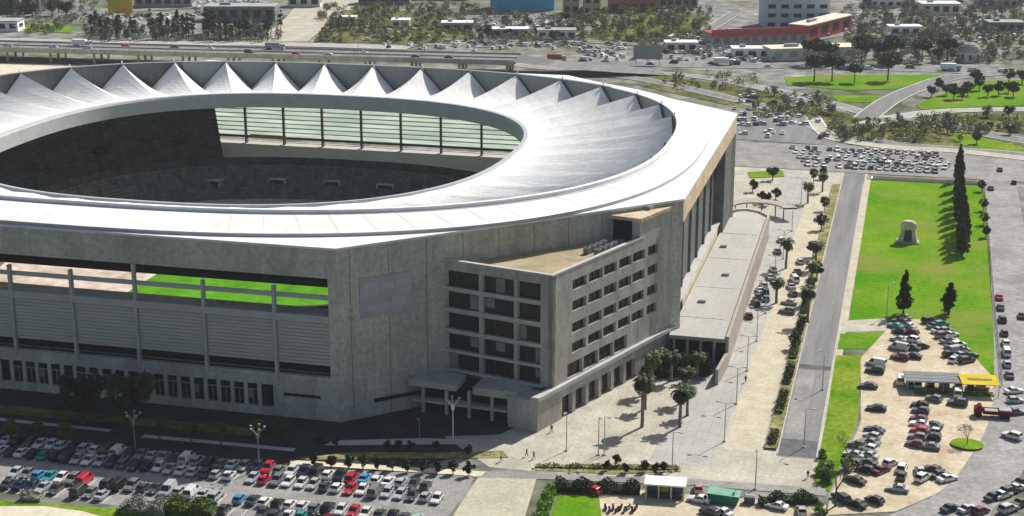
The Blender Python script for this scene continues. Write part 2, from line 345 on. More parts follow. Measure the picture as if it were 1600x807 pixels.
sheet('lawn', P((1168, 270), (1222, 267), (1226, 277), (1172, 279)), .06, M['lawn'])
sheet('sandy_ground', [(-620, 620), (-300, 640), (-252, 700), (-255, 735), (-470, 712), (-640, 700)], .03, M['sand_pale'])
sheet('bare_ground', P((400, 66), (445, 30), (470, 2), (565, -2), (560, 18), (500, 50), (480, 66)), .03, M['paving'])
sheet('lawn', P((38, 50), (40, 40), (80, 38), (112, 42), (108, 52)), .04, M['lawn_dry'])
sheet('dry_slope', P((490, 66), (520, 20), (580, 12), (690, 25), (745, 60), (640, 70)), .03, M['rough_grass'])
sheet('dry_slope', P((905, 66), (960, 26), (1060, 16), (1110, 30), (1080, 60), (990, 72)), .03, M['rough_grass'])
road('highway', [(780, 93), (900, 98), (1010, 101), (1150, 103), (1300, 105), (1450, 109), (1640, 118)], 17, .09, M['asphalt_mid'])
road('road', [(690, 86), (860, 108), (1010, 114), (1100, 122), (1200, 140), (1290, 160), (1380, 186)], 9, .06, M['road_pale'])
road('road', [(880, 110), (1010, 126), (1130, 152), (1230, 178), (1300, 208), (1400, 226), (1640, 246)], 9, .055, M['asphalt_mid'])
road('road', [(1352, 186), (1390, 158), (1440, 136), (1500, 120), (1640, 112)], 11, .07, M['asphalt_mid'])
road('overpass_road', [(1350, 196), (1392, 186), (1450, 177), (1520, 173), (1640, 172)], 9, .08, M['paving_walk'])
road('road', [(1360, 188), (1440, 190), (1490, 196), (1540, 210), (1640, 228)], 11, .075, M['asphalt_mid'])
road('road', [(1270, 184), (1285, 205), (1312, 220), (1400, 232), (1500, 238), (1660, 256)], 7, .065, M['paving'])
road('road', [(-60, 30), (130, 22), (300, 12), (420, 6)], 12, .05, M['asphalt_mid'])
road('road', [(-60, 62), (200, 68), (420, 70), (640, 76)], 14, .05, M['paving_walk'])
road('road', [(1150, 92), (1230, 70), (1340, 48), (1440, 20), (1500, 0)], 10, .05, M['asphalt_mid'])
road('road', [(740, 74), (900, 66), (1000, 70), (1080, 60), (1150, 20)], 9, .045, M['asphalt_mid'])
road('road', [(1330, 96), (1450, 72), (1640, 60)], 9, .05, M['asphalt_mid'])

for x0_, x1_ in ((-20.98, -20.72), (-13.02, -12.76)):
    tag(MB().box(x0_, x1_, 300, 548, 0, .17).build('kerb', M['concrete_light']), kind='structure')
tag(MB().box(-23.9, -23.65, 302, 544, 0, .18).build('kerb', M['concrete_light']), kind='structure')
# ------------------------------------------------------------------ stadium
XC, YC = -181.0, 407.0
OCT = [(-114, 294), (-49.5, 355), (-49.5, 465), (-114, 520), (-248, 520), (-312.5, 465), (-312.5, 349), (-248, 294)]
def sr(phi, a, b, n=2.5):
    return (abs(math.cos(phi) / a) ** n + abs(math.sin(phi) / b) ** n) ** (-1 / n)
def sp(phi, a, b, n=2.5, add=0):
    r = sr(phi, a, b, n) + add; return XC + r * math.cos(phi), YC + r * math.sin(phi)
def octr(phi):
    d = Vector((math.cos(phi), math.sin(phi))); best = 1e9
    for i in range(8):
        a = Vector(OCT[i]) - Vector((XC, YC)); b = Vector(OCT[(i + 1) % 8]) - Vector((XC, YC)); e = b - a
        den = d.x * e.y - d.y * e.x
        if abs(den) < 1e-9: continue
        t = (a.x * e.y - a.y * e.x) / den; u = (a.x * d.y - a.y * d.x) / den
        if t > 0 and -1e-6 <= u <= 1 + 1e-6: best = min(best, t)
    return best
RIM = (75, 73.2); LIP = (119, 97); RING = (129, 112.6)
st = thing('stadium', 'huge grey concrete stadium with a white tent-like roof around an open oval', 'stadium', (XC, YC, 0))
def part(mb, name, m, parent=st, smooth=False):
    o = mb.build(name, m, None, smooth); o.parent = parent
    o.matrix_parent_inverse = Matrix.Translation((-XC, -YC, 0)); return o
def sub(mb, name, m, parent, smooth=False):
    o = mb.build(name, m, None, smooth); o.parent = parent; return o
def ring_mb(phis, profs, closed=True):
    """profs: list of functions phi -> (r, z); consecutive ones are bridged"""
    mb = MB(); n = len(phis); v = []
    for f in profs:
        for p in phis:
            r, z = f(p); v.append((XC + r * math.cos(p), YC + r * math.sin(p), z))
    k = n if closed else n - 1; fs = []
    for j in range(len(profs) - 1):
        for i in range(k):
            i2 = (i + 1) % n; fs.append((j * n + i, j * n + i2, (j + 1) * n + i2, (j + 1) * n + i))
    return mb.add(v, fs)
PH = [2 * math.pi * i / 256 for i in range(256)]
# fabric roof: ridges to the lip, valleys between
NP = 44
dense = [2 * math.pi * i / 4000 for i in range(4001)]; acc = [0]
for i in range(4000):
    a = Vector(sp(dense[i], *LIP)); b = Vector(sp(dense[i + 1], *LIP)); acc.append(acc[-1] + (b - a).length)
def phi_at(u):
    u = (u % 1) * acc[-1]; i = int(np.searchsorted(acc, u)); return dense[min(i, 4000)]
NP = round(acc[-1] / 17.9); print('peaks', NP, acc[-1])
# phase so that a ridge meets the far lip at x = -179.4
u0 = np.interp(math.atan2(96.9, 1.6), dense, acc) / acc[-1]
SUBD = 10
fphi = []; ftri = []
for k in range(NP):
    for j in range(SUBD):
        q = j / SUBD; fphi.append(phi_at(u0 + (k + q) / NP)); ftri.append(abs(1 - 2 * q))
def FAR(p): return min(1, max(0, (math.sin(p) + .1) / .5))
NT = 8; mb = MB(); v = []
for t in range(NT + 1):
    tt = t / NT
    for p, tri in zip(fphi, ftri):
        r0 = sr(p, *RIM) + .8; r1 = sr(p, *LIP) - .05; r = r0 + (r1 - r0) * tt
        w = tri ** 1.02
        z = 35.5 + tt * ((5.85 + 1.0 * FAR(p)) * w - 2.3 * (1 - w)) - .7 * math.sin(math.pi * tt) * (0.25 + .75 * w)
        v.append((XC + r * math.cos(p), YC + r * math.sin(p), z))
n = len(fphi)
mb.add(v, [(t * n + i, t * n + (i + 1) % n, (t + 1) * n + (i + 1) % n, (t + 1) * n + i) for t in range(NT) for i in range(n)])
part(mb, 'fabric_roof', M['fabric'])
# ridge cables: thin dark edge along the zigzag
mb = MB()
for k in range(n):
    a = v[NT * n + k]; b = v[NT * n + (k + 1) % n]; mb.tube((a[0], a[1], a[2] + .1), (b[0], b[1], b[2] + .1), .28, n=4, cap=False)
part(mb, 'edge_cable', M['steel'])
for k in range(NP):
    p = fphi[k * SUBD]; r = sr(p, *LIP) + .5; c = Vector((XC + r * math.cos(p), YC + r * math.sin(p), 42.4))
    if math.sin(p) > .25: part(MB().tube(c, c + Vector((0, 0, 1.2)), .3, .2, 6), 'mast_tip', M['white'])
# inner rim
part(ring_mb(PH, [lambda p: (sr(p, *RIM) + 1.0, 31.3), lambda p: (sr(p, *RIM), 31.3), lambda p: (sr(p, *RIM), 35.4), lambda p: (sr(p, *RIM) + .35, 36.0), lambda p: (sr(p, *RIM) + 1.5, 36.1), lambda p: (sr(p, *RIM) + 1.8, 35.2), lambda p: (sr(p, *RIM) + 1.0, 31.3)]), 'inner_rim', M['rim'], smooth=False)
# fascia behind the peaks (grey; darker on the far left arc)
def arc(a0, a1, k): return [a0 + (a1 - a0) * i / k for i in range(k + 1)]
A1, A2 = math.atan2(490.5 - YC, -243 - XC), R(215)
part(ring_mb(arc(A2 - 2 * math.pi, A1, 200), [lambda p: (sr(p, *LIP) + .6, 31.5), lambda p: (sr(p, *LIP) + .6, 41.6 + .7 * FAR(p))], False), 'fascia', M['fascia'])
part(ring_mb(arc(A1, A2, 60), [lambda p: (sr(p, *LIP) + .6, 31.5), lambda p: (sr(p, *LIP) + .6, 41.6 + .7 * FAR(p))], False), 'dark_fascia', M['rib_dark'])
UPS = [lambda p: (sr(p, *LIP) + .65, 31.5), lambda p: (sr(p, *LIP) + .65, 41.8 + .7 * FAR(p)), lambda p: (sr(p, *LIP) + 2.0, 41.85 + .7 * FAR(p)), lambda p: (sr(p, *LIP) + 2.1, 40.5)]
part(ring_mb(arc(R(40), R(215), 120), UPS, False), 'roof_upstand', M['fascia'])
part(ring_mb(arc(R(215), R(400), 130), UPS, False), 'roof_upstand', M['white_roof'])
part(ring_mb(PH, [lambda p: (sr(p, *LIP) + 2.05, 40.95), lambda p: (.5 * (sr(p, *LIP) + 2 + sr(p, *RING)), 40.6), lambda p: (sr(p, *RING), 40.05), lambda p: (sr(p, *RING), 39.0), lambda p: (sr(p, *LIP) + 2.05, 38.6)]), 'roof_ring', M['white_roof'])
po = sorted(PH + [math.atan2(y - YC, x - XC) % (2 * math.pi) for x, y in OCT])
part(ring_mb(po, [lambda p: (sr(p, *RING) - 2, 39.3), lambda p: (max(octr(p), sr(p, *RING) - 1) + .25, 39.25), lambda p: (max(octr(p), sr(p, *RING) - 1) + .25, 38.75), lambda p: (sr(p, *RING) - 2, 38.7)]), 'corner_deck', M['white_roof'])
part(ring_mb(PH, [lambda p: (sr(p, *RING) + .03, 39.27), lambda p: (sr(p, *RING) + .03, 40.0)]), 'ring_edge_shade', M['rim'])  # grey strip deepens the shade on the step face below the ring
part(ring_mb(PH, [lambda p: (sr(p, *LIP) + 2.4, 41.02), lambda p: (sr(p, *LIP) + 2.8, 41.0)]), 'gutter', M['seam'])
# radial seams of the roof ring
for k in range(0, 96):
    if math.sin(2 * math.pi * (k + .5) / 96) > .75: continue
    mb = MB()
    p = 2 * math.pi * (k + .5) / 96; a = sr(p, *LIP) + 2.3; b = sr(p, *RING) - .2
    for j in range(1):
        d = Vector((math.cos(p), math.sin(p))); nn = Vector((-d.y, d.x)) * .07; c = Vector((XC, YC))
        q = [(c + d * a + nn), (c + d * a - nn), (c + d * b - nn), (c + d * b + nn)]
        zz = [40.99, 40.99, 40.10, 40.10]; mid = (a + b) / 2
        q2 = [c + d * mid + nn, c + d * mid - nn]
        mb.add([(*q[0], 40.99), (*q[1], 40.99), (*q2[1], 40.64), (*q2[0], 40.64), (*q[2], 40.10), (*q[3], 40.10)], [(0, 3, 2, 1), (3, 5, 4, 2)])
    part(mb, 'roof_seam', M['seam'])

# ---- walls
wall = MB()
X0, X1, YF = -248.0, -114.0, 294.0
wall.box(X0, X1, YF, YF + 3, 32.4, 38.7)            # top band
wall.box(X0, X1, YF + 4, YF + 5, 11.0, 22.4)        # structure behind panels
wall.box(X0, X1, YF, YF + 1.2, 0, 2.0)              # plinth below windows
wall.box(X0, X1, YF, YF + 1.2, 7.2, 10.0)
wall.box(-116.0, X1, YF, YF + 3, 10.0, 32.4)
wall.box(-129.5, X1, YF, YF + 1.2, 2.0, 7.2)        # blind stretch near the corner
wall.seg(OCT[0], OCT[1], -1.2, 0, 0, 38.7); wall.seg(OCT[2], OCT[3], -1.2, 0, 0, 38.7); wall.seg(OCT[4], OCT[5], -1.2, 0, 0, 38.7)
wall.seg(OCT[5], OCT[6], -1.2, 0, 0, 38.7); wall.seg(OCT[6], OCT[7], -1.2, 0, 0, 38.7)
wall.box(X0, X1, 518.8, 520, 0, 10.4); wall.box(X0, X1, 518.8, 520, 34, 38.7)
wall.box(X0, X1, YF + 1.2, YF + 6, 23.0, 23.7)      # gallery floor
part(wall, 'outer_wall', M['concrete'])
part(MB().box(X0, -116, YF + 1.5, YF + 2.0, 29.95, 32.4), 'soffit_shade_band', M['black'])  # added black panel stands in for shade at the top of the opening
part(MB().box(X0, -116, YF + 2.4, YF + 3.0, 10.0, 13.2), 'dark_slot', M['black'])
part(MB().box(X0, -116.002, YF - .35, YF + 1.2, 22.4, 24.0), 'sill_beam', M['concrete_light'])
part(MB().box(X0, -116.002, YF + .5, YF + .9, 27.4, 28.4), 'handrail', M['rim'])
COLX = [-128.4, -144.9, -161.2, -176.7, -191.9, -207.5, -223, -238.5]
for i, x in enumerate(COLX):
    mb = MB().box(x - .34, x + .34, YF - .37, YF + .6, 9.0, 32.4 if i == 2 else 29.9)
    part(mb, 'column', M['concrete_light'])
edges = [-116.0] + COLX
for a, b in zip(edges[:-1], edges[1:]):
    mb = MB(); z = 12.7
    hi, lo = a - .45, b + .45
    if a == -116.0: hi = -116.02
    while z < 22.3:
        mb.box(lo, hi, YF + .15, YF + 1.0, z, z + .62); mb.box(lo, hi, YF + .32, YF + 1.0, z + .62, z + .80); z += .80
    part(mb, 'facade_panel', M['rib'])
xw = -131.2; k = 0
frm = MB()
while xw > -246:
    w = part(MB().box(xw - 1.15, xw + 1.15, YF + .35, YF + .6, 2.2, 7.0), 'window', M['glass_dark'])
    f = MB()
    f.box(xw - 1.15, xw + 1.15, YF + .25, YF + .34, 5.6, 5.75); f.box(xw - .05, xw + .05, YF + .25, YF + .34, 2.2, 5.6)
    part_o = f.build('frame', M['rim'] if k % 5 else M['steel'], None); part_o.parent = w
    if k % 4 == 1: b_ = MB().box(xw - 1.05, xw - .1, YF + .28, YF + .34, 3.6, 5.55).build('blind', M['c_mid'], None); b_.parent = w
    wall_pier = part(MB().box(xw - 2.05, xw - 1.15, YF, YF + 1.0, 2.0, 7.2), 'window_pier', M['concrete'])
    xw -= 3.2; k += 1
# low slots by the corner
part(MB().box(-127, -118.5, YF - .06, YF + .05, 5.0, 5.7), 'vent_slot', M['black'])
# banner on the chamfer
def cham(s, off=0):
    a = Vector(OCT[0]); b = Vector(OCT[1]); d = (b - a).normalized(); n = Vector((d.y, -d.x)); q = a + d * s + n * off; return q.x, q.y
bn = part(MB().seg(cham(5.2), cham(17.4), .05, .2, 22.8, 31.8), 'banner', M['banner'])
mk = MB()
for s0, s1, z0, z1 in ((6.2, 9.6, 27.2, 30.6), (10.4, 13.0, 28.6, 30.4), (13.6, 16.4, 29.0, 30.2), (7.0, 12.0, 24.2, 25.6), (12.6, 16.0, 24.8, 26.6)):
    mk.seg(cham(s0), cham(s1), .2, .23, z0, z1)
o = mk.build('print', M['banner_mark'], None); o.parent = bn
# panel joints on chamfer
mb = MB()
for s in range(3, 84, 9): mb.seg(cham(s), cham(s + .14), .0, .03, 0, 38.6)
part(mb, 'wall_joint', M['concrete_dark'])
part(MB().seg(cham(8), cham(19), .0, .3, 3.2, 4.0), 'vent_slot', M['black'])
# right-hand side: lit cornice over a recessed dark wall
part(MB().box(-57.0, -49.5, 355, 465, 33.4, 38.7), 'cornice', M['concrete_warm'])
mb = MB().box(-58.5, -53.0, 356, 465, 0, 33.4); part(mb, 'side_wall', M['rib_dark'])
for y in range(364, 462, 14):
    part(MB().box(-53, -52.4, y, y + 1, 0, 33.4), 'column', M['concrete_dark'])
part(MB().box(-53, -50.3, 446, 465, 0, 33.4), 'stair_core', M['concrete_dark'])
part(MB().box(-53, -52.8, 372, 444, 24, 30), 'side_glazing', M['glass_dark'])

# ---- interior
sheetz = MB()
vs = [(*sp(p, 74, 71), .35) for p in PH]; part(MB().add(vs, [tuple(range(256))]), 'running_track', M['track'])
gx = -203.5
part(MB().box(gx, -135, YC - 44, YC + 44, .36, .42), 'pitch', M['pitch'])
prof = []
for k in range(9):
    s0 = .97 + .14 * k / 9; s1 = .97 + .14 * (k + 1) / 9; z = .5 + 9.5 * (k + 1) / 9
    prof.append(lambda p, s=s0, z=z: (s * sr(p, *RIM), z)); prof.append(lambda p, s=s1, z=z: (s * sr(p, *RIM), z))
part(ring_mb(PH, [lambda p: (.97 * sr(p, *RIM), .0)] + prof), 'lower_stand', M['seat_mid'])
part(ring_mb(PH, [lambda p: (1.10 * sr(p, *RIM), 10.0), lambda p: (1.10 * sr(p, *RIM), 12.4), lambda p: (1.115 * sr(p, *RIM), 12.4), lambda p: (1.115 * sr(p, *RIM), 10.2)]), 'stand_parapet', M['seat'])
part(ring_mb(PH, [lambda p: (1.116 * sr(p, *RIM), 10.2), lambda p: (octr(p) - 1.5, 10.25)]), 'concourse', M['concrete_light'])  # pale material brightens the floor to look sunlit
for xx in (-228, -207, -187.5, -168, -150):
    y = 0
    ph = math.atan2(466 - YC, xx - XC)
    for _ in range(3):
        r = 1.045 * sr(ph, *RIM); ph = math.atan2(math.sqrt(max(1, r * r - (xx - XC) ** 2)), xx - XC)
    r = 1.03 * sr(ph, *RIM); c = Vector((XC + r * math.cos(ph), YC + r * math.sin(ph)))
    e = part(MB().box(c.x - 2.6, c.x + 2.6, c.y - .6, c.y + 4, 4.2, 5.9), 'stand_exit', M['black'])
    rr = MB().box(c.x - 3.0, c.x + 3.0, c.y - .7, c.y + 4, 5.9, 6.2).box(c.x - 3.0, c.x - 2.6, c.y - .7, c.y + 4, 4.0, 5.9).box(c.x + 2.6, c.x + 3.0, c.y - .7, c.y + 4, 4.0, 5.9)
    o = rr.build('surround', M['concrete'], None); o.parent = e
for k in range(34):
    p = R(28) + R(170) * k / 33; d = Vector((math.cos(p), math.sin(p))); nn = Vector((-d.y, d.x)) * .55; c = Vector((XC, YC)); r0_ = .972 * sr(p, *RIM); r1_ = 1.095 * sr(p, *RIM); mb = MB()
    for j in range(9):
        ra = r0_ + (r1_ - r0_) * j / 9; rb = r0_ + (r1_ - r0_) * (j + 1) / 9; q = [c + d * ra + nn, c + d * ra - nn, c + d * rb - nn, c + d * rb + nn]; z_ = .62 + 9.5 * (j + 1) / 9
        mb.add([(*q[0], z_ - 1.0), (*q[1], z_ - 1.0), (*q[1], z_), (*q[0], z_), (*q[2], z_), (*q[3], z_)], [(0, 1, 2, 3), (3, 2, 4, 5)])
    part(mb, 'stair_aisle', M['concrete_dark'])
# upper stand on the left
ar = arc(math.atan2(515 - YC, -247 - XC), R(238), 60); prof = []
for k in range(14):
    s0 = 1.14 + .30 * k / 14; s1 = 1.14 + .30 * (k + 1) / 14; z = 12 + 17 * (k + 1) / 14
    prof.append(lambda p, s=s0, z=z: (s * sr(p, *RIM), z)); prof.append(lambda p, s=s1, z=z: (s * sr(p, *RIM), z))
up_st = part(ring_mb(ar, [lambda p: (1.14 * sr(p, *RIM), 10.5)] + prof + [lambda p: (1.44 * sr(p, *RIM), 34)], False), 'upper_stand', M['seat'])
for k in range(6):
    p = ar[4 + 9 * k]; r = 1.22 * sr(p, *RIM); c = Vector((r * math.cos(p) + XC, r * math.sin(p) + YC, 17.5)); mb = MB()
    d = Vector((math.cos(p), math.sin(p), 0)); q = Vector((-d.y, d.x, 0))
    pts = [c - q * 2.4 - d * 1.5, c + q * 2.4 - d * 1.5, c + q * 2.4 + d * 4, c - q * 2.4 + d * 4]
    o = MB().prism(pts, 16.2, 18.2).build('stand_exit', M['black'], None); o.parent = st; o.matrix_parent_inverse = Matrix.Translation((-XC, -YC, 0))
# far glazed gallery
GX = [-248 + 134 * i / 9 for i in range(10)]
for a, b in zip(GX[:-1], GX[1:]):
    part(MB().add([(a + .3, 516, 12.9), (b - .3, 516, 12.9), (b - .3, 516, 33.5), (a + .3, 516, 33.5)], [(0, 1, 2, 3)]), 'glazing', M['glazing'])
for x in GX: part(MB().box(x - .28, x + .28, 514.8, 516.6, 10.3, 34), 'mullion', M['steel'])
mb = MB().box(-248, -114, 515.2, 515.9, 12.3, 13.1)
part(mb, 'lower_rail', M['steel'])
for z in (14.6, 16.2, 17.8, 19.4, 21.0, 22.6, 24.2, 26.7): part(MB().box(-248, -114, 515.5, 515.9, z, z + .3), 'glazing_bar', M['rim'])
part(MB().box(-231, -217, 514.0, 514.4, 12.5, 13.8), 'perimeter_board', M['c_yellow'])

# ------------------------------------------------------------------ office block against the chamfer
T1 = Vector((-69.7, 305.3)); dR = Vector((.352, .936)).normalized(); dL = Vector((-.973, .23)).normalized()
def tp(r, l): return T1 + dR * r + dL * l
ob = thing('office_block', 'brownish concrete office block with ribbon windows built against the stadium corner', 'office building', (T1.x, T1.y, 0))
def opart(mb, name, m, parent=None):
    o = mb.build(name, m, None)
    if parent is None:
        o.parent = ob; o.matrix_parent_inverse = Matrix.Translation((-T1.x, -T1.y, 0))
    else: o.parent = parent
    return o
RL, LL = 54.5, 27.0
def z_on(q, py):
    lo, hi = -20.0, 60.0
    for _ in range(40):
        m_ = (lo + hi) / 2
        if px((q.x, q.y, m_))[1] > py: lo = m_
        else: hi = m_
    return lo
def r_on(x_, z=20):
    lo, hi = -5.0, 60.0
    for _ in range(40):
        m_ = (lo + hi) / 2; q = T1 + dR * m_
        if px((q.x, q.y, z))[0] < x_: lo = m_
        else: hi = m_
    return lo
RZ = z_on(T1, 433)
q_ = tp(r_on(904), 0); ROWS = [z_on(q_, y_) for y_ in (442, 475, 509, 540)]
print('tower', RZ, ROWS, [r_on(x_) for x_ in (904, 930, 953, 976, 997, 1021)])
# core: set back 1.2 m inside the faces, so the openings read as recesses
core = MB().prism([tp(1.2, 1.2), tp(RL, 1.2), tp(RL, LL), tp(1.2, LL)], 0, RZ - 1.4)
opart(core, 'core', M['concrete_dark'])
def on_right(mb, r0, r1, d0, d1, z0, z1):      # block on right face between depth d0..d1 (into the block)
    return mb.prism([tp(r0, d0), tp(r1, d0), tp(r1, d1), tp(r0, d1)], z0, z1)
def on_left(mb, l0, l1, d0, d1, z0, z1):
    return mb.prism([tp(d0, l0), tp(d1, l0), tp(d1, l1), tp(d0, l1)], z0, z1)
def clean(mb):
    bm = bmesh.new(); vv = [bm.verts.new(v) for v in mb.v]
    for f in mb.f: bm.faces.new([vv[i] for i in f])
    bmesh.ops.recalc_face_normals(bm, faces=bm.faces); me = bpy.data.meshes.new('wall'); bm.to_mesh(me); bm.free(); return me
wm = MB()
WR = [(r_on(x_) - w_ / 2, w_) for x_, w_ in ((905, 5.6), (930, 5.6), (953, 5.4), (976, 5.4), (997, 5.4), (1019, 4.6))]       # windows of the right face: start, width
WR5 = [(r_on(x_) - w_ / 2, w_) for x_, w_ in ((899, 6.0), (924, 6.0), (948, 5.8), (971, 5.6))]
zs = [7.9]
bands = [(ROWS[3] - 4.9, 3.3, WR5)] + [(z, 2.3, WR) for z in ROWS[::-1]]
zprev = 7.9
for zc, h, ws in bands:
    z0, z1 = zc - h / 2, zc + h / 2
    on_right(wm, 0, RL, 0, 1.15, zprev, z0)
    r = 0
    for a, w in ws:
        on_right(wm, r, a, 0, 1.15, z0, z1); r = a + w
        opart(on_right(MB(), a, a + w, .75, .85, z0, z1), 'window', M['glass_dark'])
        fr = MB(); on_right(fr, a + w / 2 - .06, a + w / 2 + .06, .6, .74, z0, z1)
        opart(fr, 'window_bar', M['steel'])
    on_right(wm, r, RL, 0, 1.15, z0, z1)
    zprev = z1
on_right(wm, 0, RL, 0, 1.15, zprev, RZ)
lrows = [ROWS[0] - .1, ROWS[1] - .1, ROWS[2], ROWS[3] - .2, ROWS[3] - 4.7]
bays = [(2.9, 8.5), (9.3, 17.0), (17.9, 26.6)]
zprev = 7.9
for zc in lrows[::-1]:
    z0, z1 = zc - 1.85, zc + 1.95
    on_left(wm, 0, LL, 0, 1.15, zprev, z0)
    l = 1.15 if False else 0
    for a, b in bays:
        on_left(wm, l, a, 0, 1.15, z0, z1); l = b
        w = opart(on_left(MB(), a, b, .95, 1.05, z0, z1), 'window', M['glass_dark'])
        q = MB()
        on_left(q, a, b, .5, .58, z0, z0 + .9)
        nb = 3
        for i in range(1, nb):
            q2 = MB(); on_left(q2, a + (b - a) * i / nb - .05, a + (b - a) * i / nb + .05, .8, .94, z0, z1)
            o = q2.build('window_bar', M['steel'], None); o.parent = w
        # a few blinds
        if rng.random() < .45:
            i = rng.randrange(nb); x = a + (b - a) * i / nb
            bl = on_left(MB(), x + .15, x + (b - a) / nb - .2, .86, .92, z0 + rng.choice((.2, 1.2)), z1 - .5).build('blind', M['c_mid'], None); bl.parent = w
    on_left(wm, l, LL, 0, 1.15, z0, z1)
    zprev = z1
on_left(wm, 0, LL, 0, 1.15, zprev, RZ)
me = clean(wm); me.materials.append(M['tower']); o = link('wall', me); o.parent = ob; o.matrix_parent_inverse = Matrix.Translation((-T1.x, -T1.y, 0))
# pale sills on the left face
sl = MB()
for zc in lrows: on_left(sl, 2.4, LL, -.12, 0, zc - 2.5, zc - 1.85)
opart(sl, 'spandrel', M['concrete_light'])
opart(MB().prism([tp(1.2, 1.2), tp(RL, 1.2), tp(RL, LL), tp(1.2, LL)], RZ - 1.4, RZ - 1.1), 'roof', mat('gravel flat roof', (.35, .295, .19), .95, .15, .2, scale2=1.5, patch=((.24, .21, .15), .12, .5, .7)))
pp = MB(); on_right(pp, -.1, 38, -.1, .9, RZ, RZ + .35); on_left(pp, .95, LL, -.1, .9, RZ, RZ + .35)
opart(pp, 'parapet', M['concrete_light'])
# plinth, ledge and ground floor
pl = MB()
on_right(pl, -6.5, 0, -.6, 6.5, 0, 7.0)
for a, b in ((0, 3.0), (7.2, 8.4), (12.6, 13.8), (18.0, 19.2), (23.4, 24.6), (28.8, 30), (34.2, 54)): on_right(pl, a, b, -.6, 1.0, 0, 5.0)
on_right(pl, 0, RL, -.6, 1.0, 5.0, 7.0)
opart(pl, 'plinth', M['tower'])
opart(on_right(MB(), -6.7, RL, -1.0, 1.0, 7.0, 7.9), 'ledge', M['concrete_light'])
for a, b in ((3.0, 7.2), (8.4, 12.6), (13.8, 18.0), (19.2, 23.4), (24.6, 28.8), (30, 34.2)):
    opart(on_right(MB(), a, b, .4, .5, .5, 5.0), 'ground_floor_window', M['glass_dark'])
# penthouse
rp_ = r_on(1000, RZ); PZ = z_on(tp(rp_, 0), 347)
pe = MB(); on_right(pe, rp_, RL, 0, 1.0, RZ, PZ); on_right(pe, rp_, rp_ + 1, 1.0, 2.0, RZ - 1.1, PZ); on_right(pe, rp_ + 6, RL, 1.0, LL - 8, RZ - 1.1, PZ)
opart(pe, 'penthouse', M['tower'])
opart(MB().prism([tp(rp_ - .4, -.4), tp(RL + .4, -.4), tp(RL + .4, LL - 6), tp(rp_ - .4, LL - 2)], PZ, PZ + .8), 'penthouse_roof', M['concrete_warm'])
opart(on_right(MB(), rp_ + .9, rp_ + 1.4, 2.0, 14, RZ - 1.1, PZ), 'recess_shade_panel', M['black'])  # black panel stands in for the shaded depth of the roofed terrace
opart(MB().prism([tp(rp_ + 8, 2), tp(rp_ + 11, 2), tp(rp_ + 11, 4), tp(rp_ + 8, 4)], PZ + .8, PZ + 1.7), 'roof_hatch', M['c_redbrown'])
print('pent', rp_, PZ)
acb = MB().box(-.8, .8, -.6, .6, .15, 1.5); acm = acb.mesh('air_conditioner', M['c_mid'])
fan = MB().tube((0, 0, 1.5), (0, 0, 1.62), .45, n=10).mesh('fan_cover', M['steel'])
leg = MB().box(-.7, -.6, -.5, .5, 0, .15).box(.6, .7, -.5, .5, 0, .15).mesh('skid', M['steel'])
for i in range(9):
    q = tp(23 + (i % 5) * 2.4, 3.0 + (i // 5) * 2.6)
    a = tag(link('air_conditioner', acm, None, (q.x, q.y, RZ - 1.1), math.atan2(dR.y, dR.x)), f'grey rooftop air conditioner, {ordn(i % 5)} from the front in the {"outer" if i < 5 else "inner"} row on the office roof', 'air conditioner', 'air conditioners on the office roof')
    link('fan_cover', fan, a); link('skid', leg, a)

# entrance pavilion at the foot of the block
ep = thing('entrance_pavilion', 'low dark entrance pavilion with a pale flat canopy below the office block', 'pavilion', (-88, 306, 0))
def epart(mb, name, m):
    o = mb.build(name, m, None); o.parent = ep; o.matrix_parent_inverse = Matrix.Translation((88, -306, 0)); return o
epart(MB().prism([(-101.6, 303.4), (-90.4, 302.4), (-90.0, 309), (-98, 312)], 6.3, 7.7), 'canopy', M['concrete_light'])
epart(MB().prism([(-86.6, 302.2), (-77.0, 301.4), (-74, 307), (-86, 309)], 6.0, 7.7), 'canopy', M['concrete'])
epart(MB().prism([(-101, 303.8), (-77.2, 301.8), (-75, 306), (-97, 309)], 2.6, 3.2), 'balcony', M['concrete'])
epart(MB().prism([(-99.5, 305.8), (-76.5, 304.2), (-73, 308), (-90, 316)], 0, 6.2), 'back_wall', M['glass_dark'])
for x, y in ((-98.5, 304), (-93, 303.6), (-87.8, 303.2), (-82.5, 302.8), (-78.6, 302.4)):
    epart(MB().box(x - .35, x + .35, y, y + .7, 0, 6.2), 'column', M['concrete'])
epart(MB().box(-78, -77, 302, 306, 0, 6), 'end_wall', M['tower'])

# annex with a pale flat roof along the right side
an = thing('annex', 'long low annex with a bare pale roof along the stadium side', 'annex building', (-46, 352, 0))
def apart(mb, name, m):
    o = mb.build(name, m, None); o.parent = an; o.matrix_parent_inverse = Matrix.Translation((46, -352, 0)); return o
arcp = [(-51.2, 349.4), (-37.7, 349.4), (-39.2, 466), (-42.5, 471), (-46, 473), (-49, 471.5), (-51.0, 467)]
apart(MB().prism(arcp, 6.1, 7.0), 'roof', M['annex_roof'])
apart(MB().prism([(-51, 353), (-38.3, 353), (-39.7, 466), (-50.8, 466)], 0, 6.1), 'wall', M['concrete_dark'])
apart(MB().prism([(-37.65, 349.4), (-36.9, 349.4), (-38.4, 467), (-39.15, 467)], 0, 7.7), 'side_wall', M['c_redbrown'])
apart(MB().prism([(-38.4, 337), (-37.7, 337), (-36.9, 349.3), (-37.65, 349.3)], 0, 3.8), 'ramp_wall', M['c_redbrown'])
apart(MB().prism([(-52.9, 374), (-51.6, 374), (-51.6, 472), (-52.9, 472)], 0, 9.2), 'parapet_wall', M['sand_pale'])
